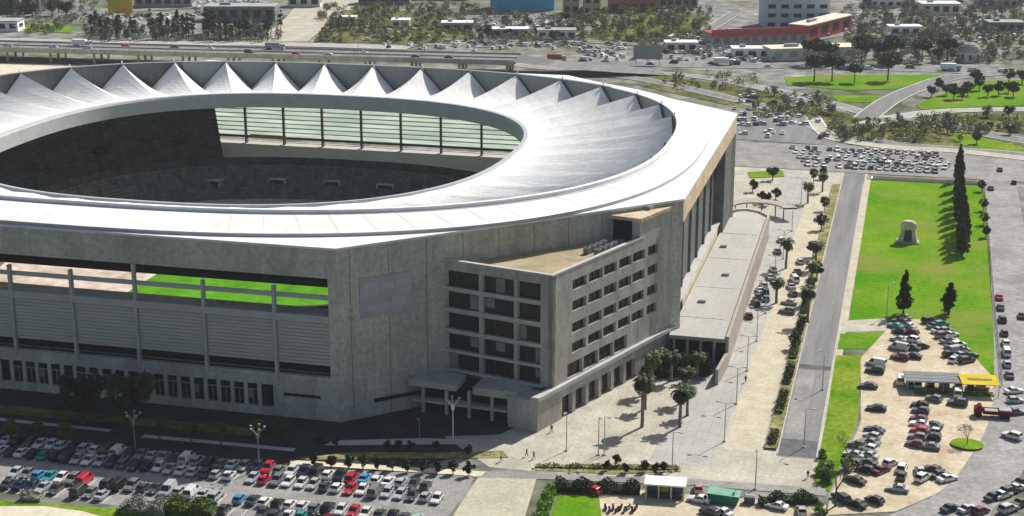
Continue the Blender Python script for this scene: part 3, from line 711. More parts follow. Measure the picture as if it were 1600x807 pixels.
apart(MB().prism([(-39.1, 467), (-42, 471.6), (-46, 473.6), (-49.4, 472), (-51.4, 467.4), (-51.4, 468.8), (-49.4, 473), (-46, 474.6), (-42, 472.6), (-38.4, 468)], 5.2, 7.6), 'curved_parapet', M['concrete_light'])
for x in (-50, -46.8, -43.6, -40.4): apart(MB().box(x - .3, x + .3, 349.8, 350.4, 0, 6.1), 'column', M['concrete_light'])
apart(MB().box(-50.9, -38.2, 352.4, 352.95, .4, 5.4), 'window_band', M['glass_dark'])
for y_ in (364, 390, 418, 445): apart(MB().box(-50.8, -40, y_, y_ + .3, 7.0, 7.08), 'roof_joint', M['concrete'])
for x_, y_ in ((-47, 377), (-44, 402), (-48, 430)): apart(MB().box(x_ - .9, x_ + .9, y_ - .9, y_ + .9, 7.0, 7.7), 'skylight', M['c_grey'])

# curved pergola beyond the annex
cp = thing('curved_pergola', 'curved brown pergola roof beyond the rounded end of the annex', 'pergola', (-46, 497, 0))
c0 = Vector((-44, 488)); ap = [c0 + Vector((math.cos(t), math.sin(t))) * 13 for t in np.linspace(R(20), R(165), 14)]; ai = [c0 + Vector((math.cos(t), math.sin(t))) * 8.5 for t in np.linspace(R(20), R(165), 14)]
mb = MB(); v = [(*p, 4.2) for p in ap] + [(*p, 4.2) for p in ai] + [(*p, 3.7) for p in ap] + [(*p, 3.7) for p in ai]; n = 14
for i in range(n - 1):
    mb.add([v[i], v[i + 1], v[n + i + 1], v[n + i], v[2 * n + i], v[2 * n + i + 1], v[3 * n + i + 1], v[3 * n + i]], [(0, 3, 2, 1), (4, 5, 6, 7), (0, 1, 5, 4), (3, 7, 6, 2)])
o = mb.build('roof', M['c_redbrown'], None); o.parent = cp; o.matrix_parent_inverse = Matrix.Translation((46, -497, 0))
for i in range(0, n, 3):
    o = MB().tube((*ai[i], 0), (*ai[i], 3.7), .2).build('post', M['steel'], None); o.parent = cp; o.matrix_parent_inverse = Matrix.Translation((46, -497, 0))

# ------------------------------------------------------------------ vehicles
def loft(mb, secs, mi=0):
    """secs: list of rings (same length) of points"""
    n = len(secs[0]); v = [p for s in secs for p in s]; k = len(secs)
    f = [(j * n + i, j * n + (i + 1) % n, (j + 1) * n + (i + 1) % n, (j + 1) * n + i) for j in range(k - 1) for i in range(n)]
    f += [tuple(range(n - 1, -1, -1)), tuple(range((k - 1) * n, k * n))]
    return mb.add(v, f, mi)
def car_meshes(kind):
    """returns body (paint), glass, wheel meshes; nose points to +Y"""
    L_, Wd, belt, top = dict(hatchback=(3.9, 1.7, .92, 1.47), saloon=(4.5, 1.76, .92, 1.43), suv=(4.5, 1.85, 1.05, 1.68), van=(4.9, 1.9, 1.15, 1.95))[kind]
    h = L_ / 2; w = Wd / 2
    prof = dict(hatchback=[(-h, .45, .80), (-h + .08, .3, .98), (-h + .5, .26, .95), (.35, .26, .93), (h - .9, .26, .88), (h - .15, .28, .72), (h, .4, .60)],
                saloon=[(-h, .45, .82), (-h + .1, .3, .95), (-h + .8, .26, .97), (.5, .26, .94), (h - 1.0, .26, .88), (h - .15, .28, .70), (h, .4, .58)],
                suv=[(-h, .5, .95), (-h + .08, .38, 1.08), (-h + .6, .34, 1.08), (.5, .34, 1.06), (h - .9, .34, 1.02), (h - .15, .36, .86), (h, .5, .72)],
                van=[(-h, .45, 1.05), (-h + .06, .3, 1.16), (-h + .6, .28, 1.18), (1.0, .28, 1.16), (h - .75, .28, 1.08), (h - .12, .3, .85), (h, .42, .65)])[kind]
    mb = MB(); secs = []
    for y, z0, z1 in prof:
        k = .93 if abs(y) > h - .05 else 1.0; e = w * k; zm = z0 + (z1 - z0) * .6
        secs.append([(-e * .94, y, z0), (e * .94, y, z0), (e, y, zm), (e * .93, y, z1), (-e * .93, y, z1), (-e, y, zm)])
    loft(mb, secs)
    gy = dict(hatchback=(-h + .18, -h + .62, .15, .85), saloon=(-h + .75, -h + 1.35, .1, .95), suv=(-h + .15, -h + .55, .25, .95), van=(-h + .1, -h + .3, 1.0, 1.65))[kind]
    bz = belt; wb = w * .91; wt = w * .76
    # roof panel and pillars
    mb.add([(-wt, gy[1], top - .02), (wt, gy[1], top - .02), (wt, gy[2], top - .02), (-wt, gy[2], top - .02), (-wt * .92, gy[1] + .1, top + .04), (wt * .92, gy[1] + .1, top + .04), (wt * .92, gy[2] - .1, top + .04), (-wt * .92, gy[2] - .1, top + .04)],
           [(4, 5, 6, 7), (0, 1, 5, 4), (1, 2, 6, 5), (2, 3, 7, 6), (3, 0, 4, 7)])
    for sx in (-1, 1):
        for yb, yt in ((gy[0], gy[1]), (gy[3], gy[2]), ((gy[0] + gy[3]) / 2 - .1, (gy[1] + gy[2]) / 2 - .1)):
            mb.tube((sx * wb, yb, bz), (sx * wt, yt, top - .01), .055, n=4, cap=False)
    if kind == 'van':   # panel van: closed rear flanks
        for sx in (-1, 1): mb.add([(sx * (wb + .012), gy[0], bz), (sx * (wb + .012), .4, bz), (sx * (wt + .012), .4, top - .03), (sx * (wt + .012), gy[1], top - .03)], [(0, 1, 2, 3) if sx > 0 else (3, 2, 1, 0)])
    gl = MB(); i = .02
    gl.add([(-wb + i, gy[0], bz), (wb - i, gy[0], bz), (wb - i, gy[3], bz), (-wb + i, gy[3], bz), (-wt + i, gy[1], top - .025), (wt - i, gy[1], top - .025), (wt - i, gy[2], top - .025), (-wt + i, gy[2], top - .025)],
           [(0, 1, 5, 4), (1, 2, 6, 5), (2, 3, 7, 6), (3, 0, 4, 7), (4, 5, 6, 7)])
    wh = MB(); wh.tube((-.1, 0, 0), (.1, 0, 0), .31 if kind != 'suv' else .35, n=12).tube((-.106, 0, 0), (.106, 0, 0), .18, n=8, mi=1)
    hl = MB().box(-w * .8, -w * .45, h - .16, h - .02, .60, .72) if kind != 'van' else MB().box(-w * .8, -w * .5, h - .12, h + .01, .62, .80)
    hr = MB(); hr.v = [(-x, y, z) for x, y, z in hl.v]; hr.f = [tuple(reversed(f)) for f in hl.f]; hr.m = hl.m
    return dict(body=mb.mesh('body', M['paint']), glass=gl.mesh('windows', M['glass_car']), wheel=wh.mesh('wheel', [M['tyre'], M['pole']]),
                lamp=(hl.mesh('headlight', M['white']), hr.mesh('headlight', M['white'])), wy=(-h + .75, h - .8), wx=w - .1, wr=.31 if kind != 'suv' else .35,
                one=None, raw=(mb, gl, h, w))
CARS = {k: car_meshes(k) for k in ('hatchback', 'saloon', 'suv', 'van')}
for k, c in CARS.items():
    mb, gl, h, w = c['raw']; q = MB(); q.add(mb.v, mb.f, 0); q.add(gl.v, gl.f, 1)
    for y in c['wy']:
        for sx in (-1, 1): q.tube((sx * (c['wx'] - .1), y, c['wr']), (sx * (c['wx'] + .1), y, c['wr']), c['wr'], n=8, mi=2)
    c['one'] = q.mesh('car', [M['paint'], M['glass_car'], M['tyre']])
CC = {'white': (.72, .72, .70), 'silver': (.42, .43, .44), 'grey': (.18, .185, .19), 'dark grey': (.06, .063, .068), 'black': (.014, .014, .016), 'navy': (.018, .028, .075), 'red': (.50, .015, .045),
      'maroon': (.14, .012, .03), 'light blue': (.06, .30, .55), 'teal': (.03, .30, .30), 'pale green': (.35, .48, .42), 'beige': (.50, .42, .30), 'pink': (.55, .22, .24)}
PICK = ['white'] * 9 + ['silver'] * 7 + ['grey'] * 5 + ['dark grey'] * 7 + ['black'] * 6 + ['navy'] * 2 + ['pale green'] * 1 + ['beige']
KINDS = ['hatchback'] * 6 + ['saloon'] * 5 + ['suv'] * 3 + ['van']
def park(x, y, rz, kind, colour, label, group, z=.05, full=True):
    c = CARS[kind]
    o = link('parked_car', c['body'] if full else c['one'], None, (x, y, z), rz); o.color = (*CC[colour], 1)
    k = rng.uniform(.9, 1.1); o.color = tuple(min(1, v * k) for v in CC[colour]) + (1,)
    tag(o, label, 'car', group)
    if full:
        link('windows', c['glass'], o)
        for yy in c['wy']:
            for sx in (-1, 1): link('wheel', c['wheel'], o, (sx * c['wx'], yy, c['wr']))
        for m in c['lamp']: link('headlight', m, o)
    return o
def kname(k): return {'hatchback': 'hatchback', 'saloon': 'saloon', 'suv': 'tall estate car', 'van': 'small van'}[k]
class Row:
    """cars of one row, labelled by colour and kind, counted from one end"""
    def __init__(s, phrase, end, group, full=True): s.p, s.e, s.g, s.c, s.full = phrase, end, group, [], full
    def put(s, x, y, rz, kind=None, colour=None, z=.05):
        kind = kind or rng.choice(KINDS); colour = colour or rng.choice(PICK); s.c.append((x, y, rz, kind, colour, z)); return s
    def done(s, key=None):
        cnt = {}
        for (x, y, rz, kind, colour, z) in (sorted(s.c, key=key) if key else s.c):
            k = (colour, kind); i = cnt.get(k, 0); cnt[k] = i + 1
            n_ = sum(1 for c in s.c if (c[4], c[3]) == k)
            lab = f"{colour} {kname(kind)}, the only one in {s.p}" if n_ == 1 else f"{colour} {kname(kind)}, {ordn(i)} from the {s.e} in {s.p}"
            park(x, y, rz, kind, colour, lab, s.g, z, s.full)
def front(): return 0 if rng.random() < .5 else math.pi
# --- big car park in front of the stadium
fixed = {(1, -161): 'white', (0, -151): 'red'}
rowdefs = [('back row under the wall', 266.2, -186, -86, .03), ('front half-shaded row', 261.1, -186, -82, .04), ('upper sunlit row', 251.6, -168, -83, .07), ('lowest car park row', 246.6, -166, -84, .12)]
lm = MB()
for ri, (ph, y, xa, xb, gap) in enumerate(rowdefs):
    row = Row(ph, 'right end', 'cars in the big car park below the stadium'); x = xb
    special = {}
    if ri == 0: special = {13: 'red', 6: 'red', 5: 'light blue', 40: 'white'}
    if ri == 1: special = {14: 'red', 7: 'red', 27: 'navy', 30: 'beige', 33: 'teal'}
    if ri == 2: special = {27: 'red', 31: 'light blue', 30: 'teal', 14: 'light blue', 5: 'red', 29: 'white', 18: 'white'}
    if ri == 3: special = {8: 'teal', 6: 'maroon', 15: 'light blue'}
    i = 0
    while x > xa:
        if ri == 3 and -141 < x < -122: x -= 2.55; i += 1; continue
        if rng.random() > gap or i in special:
            row.put(x + rng.uniform(-.1, .1), y + rng.uniform(-.25, .25), front() + R(rng.uniform(-2, 2)), None, special.get(i))
        lm.box(x - 1.32, x - 1.22, y - 2.4, y + 2.4, .045, .046)
        x -= 2.55; i += 1
    row.done()
lmv = MB()
for k in range(0, len(lm.v), 8): lmv.add([lm.v[k + 4], lm.v[k + 5], lm.v[k + 6], lm.v[k + 7]], [(0, 1, 2, 3)])
tag(lmv.build('parking_marking', M['white']), kind='structure')
# --- far car park beyond the lawn
for ri, (y, xa, xb) in enumerate([(573.5, -34, 17), (581, -36, 18), (586.2, -38, 18), (595, -40, 17), (603, -42, 14)]):
    row = Row(f'{ordn(ri)} row beyond the lawn', 'left end', 'cars in the car park beyond the lawn', False); x = xa
    while x < xb:
        if rng.random() > (.05 + (.3 if x < -18 else 0)): row.put(x, y + rng.uniform(-.4, .4), front() + R(-12 if ri % 2 else 10), None, rng.choice(['white', 'white', 'white', 'silver', 'silver', 'dark grey', 'black', 'grey']), .04)
        x += 2.85
    row.done()
# a mass of cars in the far lot right of the roof corner
q = MB()
for _ in range(70):
    u = rng.random(); v = rng.random(); x = -72 + u * 44 - v * 4; y = 622 + v * 100; c = CARS[rng.choice(['hatchback', 'saloon', 'suv'])]; mb, gl, h, w = c['raw']
    mi = rng.choice((0, 0, 1, 2, 3)); rz = R(rng.choice((0, 90)) + rng.uniform(-8, 8)); cs, sn = math.cos(rz), math.sin(rz)
    q.add([(x + a * cs - b * sn, y + a * sn + b * cs, zz + .04) for a, b, zz in mb.v], mb.f, mi); q.add([(x + a * cs - b * sn, y + a * sn + b * cs, zz + .04) for a, b, zz in gl.v], gl.f, 4)
tag(q.build('distant_parked_cars', [M['white'], M['rim'], M['c_slate'], M['c_grey'], M['glass_car']]), 'scattered white and dark cars parked in the grey lot right of the roof corner', 'cars', kind='stuff')
# --- right-hand sandy lot: (px, py, heading deg from +Y, kind, colour)
def lot(phrase, end, group, items, z=.06):
    r = Row(phrase, end, group)
    for x, y, a, k, c in items:
        p = at(x, y); r.put(p.x, p.y, R(a), k, c, z)
    r.done()
GL = 'cars on the sandy car park'
lot('left edge of sandy lot', 'far end', GL, [(1369, 572, 75, 'van', 'white'), (1367, 583, 80, 'suv', 'black'), (1356, 607, 92, 'saloon', 'dark grey'), (1369, 642, 90, 'saloon', 'black'), (1366, 676, 65, 'saloon', 'navy'), (1362, 686, 65, 'hatchback', 'silver'), (1359, 695, 66, 'saloon', 'grey'),
    (1357, 705, 68, 'hatchback', 'white'), (1356, 716, 70, 'saloon', 'silver'), (1354, 727, 72, 'saloon', 'dark grey'), (1351, 738, 72, 'hatchback', 'black'), (1339, 699, 68, 'hatchback', 'grey'), (1334, 715, 70, 'saloon', 'silver'), (1332, 728, 70, 'hatchback', 'dark grey'), (1336, 755, 60, 'saloon', 'black')])
lot('front edge of sandy lot', 'left end', GL, [(1377, 739, -35, 'saloon', 'maroon'), (1391, 728, -35, 'hatchback', 'white'), (1409, 736, -8, 'suv', 'white'), (1409, 748, -8, 'hatchback', 'dark grey'), (1437, 740, 10, 'hatchback', 'silver'), (1442, 751, -30, 'suv', 'white'), (1458, 738, 60, 'saloon', 'black'), (1468, 746, -50, 'saloon', 'dark grey'), (1480, 752, -50, 'saloon', 'white'),
    (1402, 768, 85, 'saloon', 'silver'), (1314, 783, 40, 'suv', 'black'), (1337, 792, 60, 'saloon', 'black'), (1366, 786, 55, 'hatchback', 'black')])
lot('middle file of sandy lot', 'far end', GL, [(1437, 637, 80, 'hatchback', 'black'), (1438, 646, 80, 'hatchback', 'dark grey'), (1435, 659, 78, 'hatchback', 'maroon'), (1437, 667, 78, 'saloon', 'white'), (1436, 677, 78, 'hatchback', 'red'), (1433, 687, 78, 'hatchback', 'grey'), (1429, 698, 78, 'hatchback', 'maroon'), (1457, 669, 80, 'saloon', 'dark grey'), (1457, 679, 80, 'hatchback', 'white'), (1456, 687, 80, 'hatchback', 'black'), (1452, 702, 82, 'saloon', 'grey')])
lot('row below shade roof', 'left end', GL, [(1407, 599, 0, 'van', 'white'), (1421, 604, 0, 'saloon', 'grey'), (1434, 605, 0, 'suv', 'white'), (1454, 603, 0, 'saloon', 'black'), (1477, 603, 0, 'suv', 'silver'), (1497, 607, 0, 'hatchback', 'black'), (1516, 608, 0, 'hatchback', 'dark grey'), (1530, 609, 90, 'saloon', 'pink'), (1459, 627, 60, 'hatchback', 'grey'), (1496, 619, 0, 'van', 'white'), (1496, 634, 85, 'suv', 'dark grey')])
lot('left file above shade roof', 'far end', GL, [(1412, 499, 60, 'saloon', 'grey'), (1406, 507, 60, 'suv', 'dark grey'), (1399, 513, 60, 'saloon', 'teal'), (1418, 513, 60, 'saloon', 'silver'), (1405, 522, 65, 'hatchback', 'black'), (1424, 523, 65, 'hatchback', 'maroon'), (1404, 534, 65, 'saloon', 'silver'), (1423, 535, 65, 'suv', 'white'), (1404, 547, 70, 'van', 'silver'), (1424, 547, 70, 'saloon', 'dark grey'), (1406, 562, 75, 'suv', 'maroon'), (1426, 560, 75, 'saloon', 'black')])
lot('right file above shade roof', 'far end', GL, [(1452, 505, -50, 'suv', 'black'), (1460, 513, -50, 'saloon', 'dark grey'), (1467, 520, -50, 'saloon', 'silver'), (1473, 528, -50, 'suv', 'grey'), (1481, 536, -50, 'saloon', 'grey'), (1488, 544, -50, 'saloon', 'dark grey'), (1494, 552, -50, 'van', 'silver'), (1502, 559, -50, 'saloon', 'silver'), (1510, 567, -50, 'suv', 'dark grey'), (1478, 520, -50, 'hatchback', 'silver'), (1440, 545, -60, 'hatchback', 'black'), (1484, 558, -60, 'hatchback', 'black'), (1490, 566, -20, 'hatchback', 'white'), (1497, 543, -50, 'suv', 'white'), (1505, 551, -50, 'hatchback', 'silver'), (1486, 527, -50, 'saloon', 'white'), (1516, 560, -50, 'saloon', 'navy'), (1470, 511, -50, 'suv', 'teal')])
lot('left kerb of right road', 'far end', 'cars along the right road', [(1561, 468, 3, 'saloon', 'red'), (1563, 484, 3, 'saloon', 'dark grey'), (1566, 503, 3, 'suv', 'black'), (1569, 524, 3, 'hatchback', 'dark grey'), (1571, 540, 4, 'hatchback', 'white'), (1572, 555, 4, 'van', 'white'), (1573, 573, 4, 'hatchback', 'silver'), (1577, 590, 4, 'saloon', 'dark grey'), (1584, 615, -60, 'saloon', 'white'), (1586, 630, -70, 'hatchback', 'silver'), (1587, 648, -70, 'saloon', 'grey')])
lot('right road traffic', 'far end', 'cars on the right road', [(1562, 268, 5, 'saloon', 'black'), (1548, 297, 5, 'saloon', 'dark grey'), (1584, 288, 0, 'hatchback', 'black'), (1596, 497, 0, 'saloon', 'black'), (1581, 686, 60, 'suv', 'white')])
lot('lower right kerb row', 'left end', 'cars along the lower right road edge', [(1485, 799, -42, 'saloon', 'black'), (1512, 800, -42, 'saloon', 'silver'), (1532, 803, -42, 'hatchback', 'maroon'), (1553, 781, -42, 'saloon', 'black'), (1566, 778, -42, 'saloon', 'white'), (1577, 772, -42, 'suv', 'dark grey'), (1588, 767, -42, 'saloon', 'white'), (1597, 758, -42, 'saloon', 'black'), (1575, 800, -42, 'suv', 'silver'), (1596, 790, -42, 'saloon', 'dark grey')])
lot('group beside annex wall', 'far end', 'cars on the promenade', [(1193, 449, 20, 'hatchback', 'silver'), (1187, 457, 20, 'saloon', 'white'), (1196, 460, 10, 'suv', 'black'), (1184, 467, 10, 'hatchback', 'dark grey'), (1197, 470, 10, 'hatchback', 'grey'), (1203, 436, 15, 'saloon', 'silver'), (1208, 424, 15, 'hatchback', 'white'), (1180, 478, 20, 'suv', 'black'), (1215, 396, 15, 'saloon', 'dark grey'), (1170, 497, 15, 'hatchback', 'maroon'), (1220, 378, 15, 'hatchback', 'white')])
lot('group beside promenade palms', 'far end', 'cars on the promenade', [(1241, 440, 20, 'van', 'white'), (1236, 451, 20, 'saloon', 'silver'), (1239, 462, 20, 'hatchback', 'dark grey'), (1246, 428, 15, 'saloon', 'black'), (1233, 476, 80, 'saloon', 'silver'), (1230, 490, 80, 'suv', 'grey'), (1250, 412, 15, 'hatchback', 'silver')])
lot('cars by the green container', 'left end', 'cars by the green container', [(1092, 785, 80, 'saloon', 'white'), (1110, 806, 60, 'suv', 'black'), (1128, 805, 60, 'saloon', 'white'), (1213, 795, 75, 'saloon', 'white'), (1252, 803, 10, 'hatchback', 'silver'), (927, 771, 60, 'hatchback', 'red'), (1091, 768, 10, 'hatchback', 'pink')])

# flat-bed truck, grey shade roof, yellow roofed stand, container, bin, kiosk
def kit(name, label, cat, loc, rz=0, group=None): return thing(name, label, cat, loc, rz, group)
def kp(root, name, mb, m): return mb.build(name, m, root)
p = at(1551, 652); t = kit('truck', 'maroon flatbed truck with a pale load standing at the right of the sandy lot', 'truck', (p.x, p.y, .06), R(93))
kp(t, 'cab', MB().box(-1.1, 1.1, 2.4, 4.0, .5, 2.1).add([(-1.0, 2.5, 2.1), (1.0, 2.5, 2.1), (1.0, 3.6, 2.1), (-1.0, 3.6, 2.1), (-.95, 2.55, 2.7), (.95, 2.55, 2.7), (.95, 3.2, 2.7), (-.95, 3.2, 2.7)], [(4, 5, 6, 7), (0, 1, 5, 4), (1, 2, 6, 5), (2, 3, 7, 6), (3, 0, 4, 7)]), M['c_maroon'])
kp(t, 'windscreen', MB().add([(-.9, 3.62, 2.12), (.9, 3.62, 2.12), (.85, 3.25, 2.66), (-.85, 3.25, 2.66)], [(0, 1, 2, 3)]), M['glass_car'])
kp(t, 'bed', MB().box(-1.2, 1.2, -4, 2.2, .9, 1.1).box(-1.2, -1.1, -4, 2.2, 1.1, 1.7).box(1.1, 1.2, -4, 2.2, 1.1, 1.7).box(-1.1, 1.1, 2.1, 2.2, 1.1, 1.9), M['c_maroon'])
kp(t, 'load', MB().box(-1.0, 1.0, -3.8, -1.2, 1.1, 2.0).box(-.9, .9, -1, 1.8, 1.1, 1.6), M['c_grey'])
for y in (-3, -1.9, 3.1):
    for sx in (-1, 1): kp(t, 'wheel', MB().tube((sx * .8, y, .48), (sx * 1.12, y, .48), .48, n=12), M['tyre'])
sr_ = kit('shade_roof', 'long grey flat shade roof on posts over parked cars', 'carport', (10.2, 347, 0), R(8))
kp(sr_, 'roof', MB().box(-6.4, 6.4, -3.2, 3.2, 2.7, 2.9), M['c_mid'])
kp(sr_, 'roof_rib', MB().box(-6.4, 6.4, -3.25, -3.18, 2.6, 3.0).box(-6.4, 6.4, -1.1, -1.0, 2.9, 2.98).box(-6.4, 6.4, 1.0, 1.1, 2.9, 2.98), M['rim'])
for x in (-6, -2, 2, 6):
    for y in (-2.9, 2.9): kp(sr_, 'post', MB().tube((x, y, 0), (x, y, 2.7), .09), M['pole'])
ys = kit('yellow_canopy', 'yellow ochre canopy roof on posts beside the grey shade roof', 'canopy', (20.3, 347, 0), R(8))
kp(ys, 'roof', MB().add([(-4.2, -3, 2.9), (4.2, -3, 2.9), (4.2, 3, 3.2), (-4.2, 3, 3.2), (-4.2, -3, 3.05), (4.2, -3, 3.05), (4.2, 3, 3.35), (-4.2, 3, 3.35)], [(0, 3, 2, 1), (4, 5, 6, 7), (0, 1, 5, 4), (1, 2, 6, 5), (2, 3, 7, 6), (3, 0, 4, 7)]), M['c_yellow'])
kp(ys, 'roof_stripe', MB().add([(-2.6, -.6, 3.19), (2.8, -.6, 3.19), (2.8, .5, 3.245), (-2.6, .5, 3.245)], [(0, 1, 2, 3)]), M['soil'])
for x in (-4, 4):
    for y in (-2.8, 2.8): kp(ys, 'post', MB().tube((x, y, 0), (x, y, 2.9), .09), M['pole'])
p = at(1131, 787); t = kit('green_container', 'dark green waste container with a lighter rim by the plaza edge', 'container', (p.x, p.y, .05), R(-4))
kp(t, 'tank', MB().add([(-2.6, -1, .3), (2.6, -1, .3), (2.6, 1, .3), (-2.6, 1, .3), (-3.1, -1.2, 2.1), (3.1, -1.2, 2.1), (3.1, 1.2, 2.1), (-3.1, 1.2, 2.1)], [(0, 3, 2, 1), (0, 1, 5, 4), (1, 2, 6, 5), (2, 3, 7, 6), (3, 0, 4, 7)]), M['c_green'])
kp(t, 'lid', MB().add([(-3.15, -1.25, 2.1), (3.15, -1.25, 2.1), (3.15, 1.25, 2.35), (-3.15, 1.25, 2.35), (-3.15, -1.25, 2.2), (3.15, -1.25, 2.2), (3.15, 1.25, 2.55), (-3.15, 1.25, 2.55)], [(0, 3, 2, 1), (4, 5, 6, 7), (0, 1, 5, 4), (1, 2, 6, 5), (2, 3, 7, 6), (3, 0, 4, 7)]), mat('pale green lid', (.16, .36, .27), .5))
for x in (-2.2, 2.2): kp(t, 'skid', MB().box(x - .12, x + .12, -1, 1, 0, .3), M['steel'])
p = at(1171, 787); t = kit('recycling_bin', 'squat grey recycling bin right of the green container', 'bin', (p.x, p.y, .05))
kp(t, 'body', MB().box(-1.0, 1.0, -.7, .7, .1, 1.5), M['c_slate']); kp(t, 'lid', MB().add([(-1.05, -.75, 1.5), (1.05, -.75, 1.5), (1.05, .75, 1.5), (-1.05, .75, 1.5), (-.9, -.3, 1.8), (.9, -.3, 1.8), (.9, .3, 1.8), (-.9, .3, 1.8)], [(4, 5, 6, 7), (0, 1, 5, 4), (1, 2, 6, 5), (2, 3, 7, 6), (3, 0, 4, 7)]), M['c_grey'])
kp(t, 'foot', MB().box(-.9, -.7, -.6, .6, 0, .1).box(.7, .9, -.6, .6, 0, .1), M['steel'])
t = kit('kiosk', 'small kiosk with a white overhanging roof and dark open counters', 'kiosk', (-40, 274.2, .05), R(5))
kp(t, 'roof', MB().box(-4.0, 4.0, -2.0, 2.2, 2.9, 3.2), M['white']); kp(t, 'wall', MB().box(-3.6, 3.6, -.2, 1.8, 0, 2.9), M['c_slate'])
for x in (-3.6, -1.2, 1.2, 3.6): kp(t, 'post', MB().box(x - .15, x + .15, -1.7, -1.4, 0, 2.9), M['c_cream'])
kp(t, 'counter', MB().box(-3.4, 3.4, -1.3, -.9, 0, 1.0), M['steel']); kp(t, 'menu_panel', MB().box(-.9, .7, -.3, -.22, .9, 2.4), M['c_olive'])
# monument on the lawn
p = at(1418, 379); t = kit('monument', 'pale stone arch monument standing alone on the green lawn', 'monument', (p.x, p.y, .05))
STN = mat('cream stone', (.62, .57, .45), .85, .12, 1.2, scale2=3)
for sx in (-1, 1): kp(t, 'pier', MB().add([(sx * 3.0, -1.5, 0), (sx * 1.3, -1.5, 0), (sx * 1.3, 1.5, 0), (sx * 3.0, 1.5, 0), (sx * 2.0, -1.0, 4.2), (sx * 1.0, -1.0, 4.2), (sx * 1.0, 1.0, 4.2), (sx * 2.0, 1.0, 4.2)], [(0, 1, 5, 4), (1, 2, 6, 5), (2, 3, 7, 6), (3, 0, 4, 7), (4, 5, 6, 7)]), STN)
cpm = MB(); rings = []
for z_, k_ in ((4.2, 1.0), (5.2, 1.12), (6.1, 1.0), (6.7, .7), (6.95, .25)): rings.append([(2.3 * k_ * math.cos(a), 1.5 * k_ * math.sin(a), z_) for a in np.linspace(0, 2 * math.pi, 16, endpoint=False)])
loft(cpm, rings); kp(t, 'cap', cpm, STN)
kp(t, 'dark_core', MB().box(-1.2, 1.2, -.5, .5, 0, 4.2), M['c_slate']); kp(t, 'base', MB().box(-3.4, 3.4, -2.2, 2.2, 0, .45), M['c_grey'])
# low wall between lawn and far car park, lawn fence at the right
t = kit('low_wall', 'low white wall between the lawn and the far car park', 'wall', (8, 558, 0)); kp(t, 'wall', MB().box(-18, 19, -.3, .3, 0, 1.1), M['white']); kp(t, 'coping', MB().box(-18, 19, -.4, .4, 1.1, 1.22), M['c_brick'])
t = kit('lawn_railing', 'dark railing between the lawn and the right road', 'railing', (27.2, 455, 0))
pts = [(28.4, 556), (28.0, 520), (27.4, 480), (26.8, 440), (26.3, 400), (25.9, 352)]
pm = MB(); rm = MB()
for a, b in zip(pts[:-1], pts[1:]):
    for z in (.5, 1.2): rm.tube((a[0] - 27.2, a[1] - 455, z), (b[0] - 27.2, b[1] - 455, z), .07, n=4)
    for j in range(10):
        u = j / 10; x = a[0] + (b[0] - a[0]) * u - 27.2; y = a[1] + (b[1] - a[1]) * u - 455; pm.tube((x, y, 0), (x, y, 1.25), .07, n=4)
kp(t, 'rail', rm, M['steel']); kp(t, 'upright', pm, M['steel'])

# ------------------------------------------------------------------ vegetation
def leaf_quad(mb, c, s, q, mi=0):
    a = Vector((q.gauss(0, 1), q.gauss(0, 1), q.gauss(0, 1))).normalized(); b = a.orthogonal().normalized()
    an_ = q.uniform(0, 6.28); u = b * math.cos(an_) + a.cross(b) * math.sin(an_); v = a.cross(u)
    u *= s * q.uniform(.6, 1.2); v *= s * q.uniform(.35, .7)
    mb.add([c - u - v * .3, c + v, c + u + v * .3, c - v], [(0, 1, 2, 3)], mi)
def crown(seed, h, r, z0, leaf, n, shape='round', clumps=14):
    """leaf clumps scattered through the crown's volume"""
    q = random.Random(seed); mb = MB(); cl = []
    for i in range(clumps):
        for _ in range(30):
            p = Vector((q.uniform(-1, 1), q.uniform(-1, 1), q.uniform(-1, 1)))
            if p.length <= 1: break
        k = 1.0
        if shape == 'cone': k = max(.08, .95 - .9 * (p.z * .5 + .5))
        if shape == 'column': k = .75 * math.sqrt(max(.02, 1 - abs(p.z) ** 2.5))
        if shape == 'umbrella': p.z = p.z * .45 + .4
        cl.append((Vector((p.x * r * k * .8, p.y * r * k * .8, z0 + h * (p.z * .5 + .5) * .92 + h * .04)), r * q.uniform(.26, .42) * (k ** .6 if shape in ('cone', 'column') else 1)))
    for i in range(n):
        c, cr = cl[i % clumps]
        while True:
            d = Vector((q.uniform(-1, 1), q.uniform(-1, 1), q.uniform(-1, 1)))
            if d.length <= 1: break
        leaf_quad(mb, c + d * cr, leaf, q)
    return mb
def trunk(h, r0, r1, limbs, crown_r, z_br, seed, bark, lean=.03):
    q = random.Random(seed); mb = MB(); top = Vector((q.uniform(-lean, lean) * h, q.uniform(-lean, lean) * h, h)); mid = top * .5 + Vector((q.uniform(-lean, lean), q.uniform(-lean, lean), 0)) * h * .5
    mb.tube((0, 0, 0), mid, r0, (r0 + r1) / 2, 7, cap=False).tube(mid, top, (r0 + r1) / 2, r1, 7)
    for i in range(limbs):
        t = z_br + (1 - z_br) * (i + .5) / limbs * .9; a = i * 2.4 + q.uniform(-.4, .4); s = top * t
        e = s + Vector((math.cos(a) * crown_r, math.sin(a) * crown_r, crown_r * q.uniform(.5, .9))) * q.uniform(.5, .8)
        mb.tube(s, e, r1 * .9, r1 * .3, 5)
    return mb
TREES = {}
def proto(key, name, crown_mb, trunk_mb, fm, bm_, cname='crown'):
    TREES[key] = (name, crown_mb.mesh(cname, fm), trunk_mb.mesh('trunk', bm_), cname)
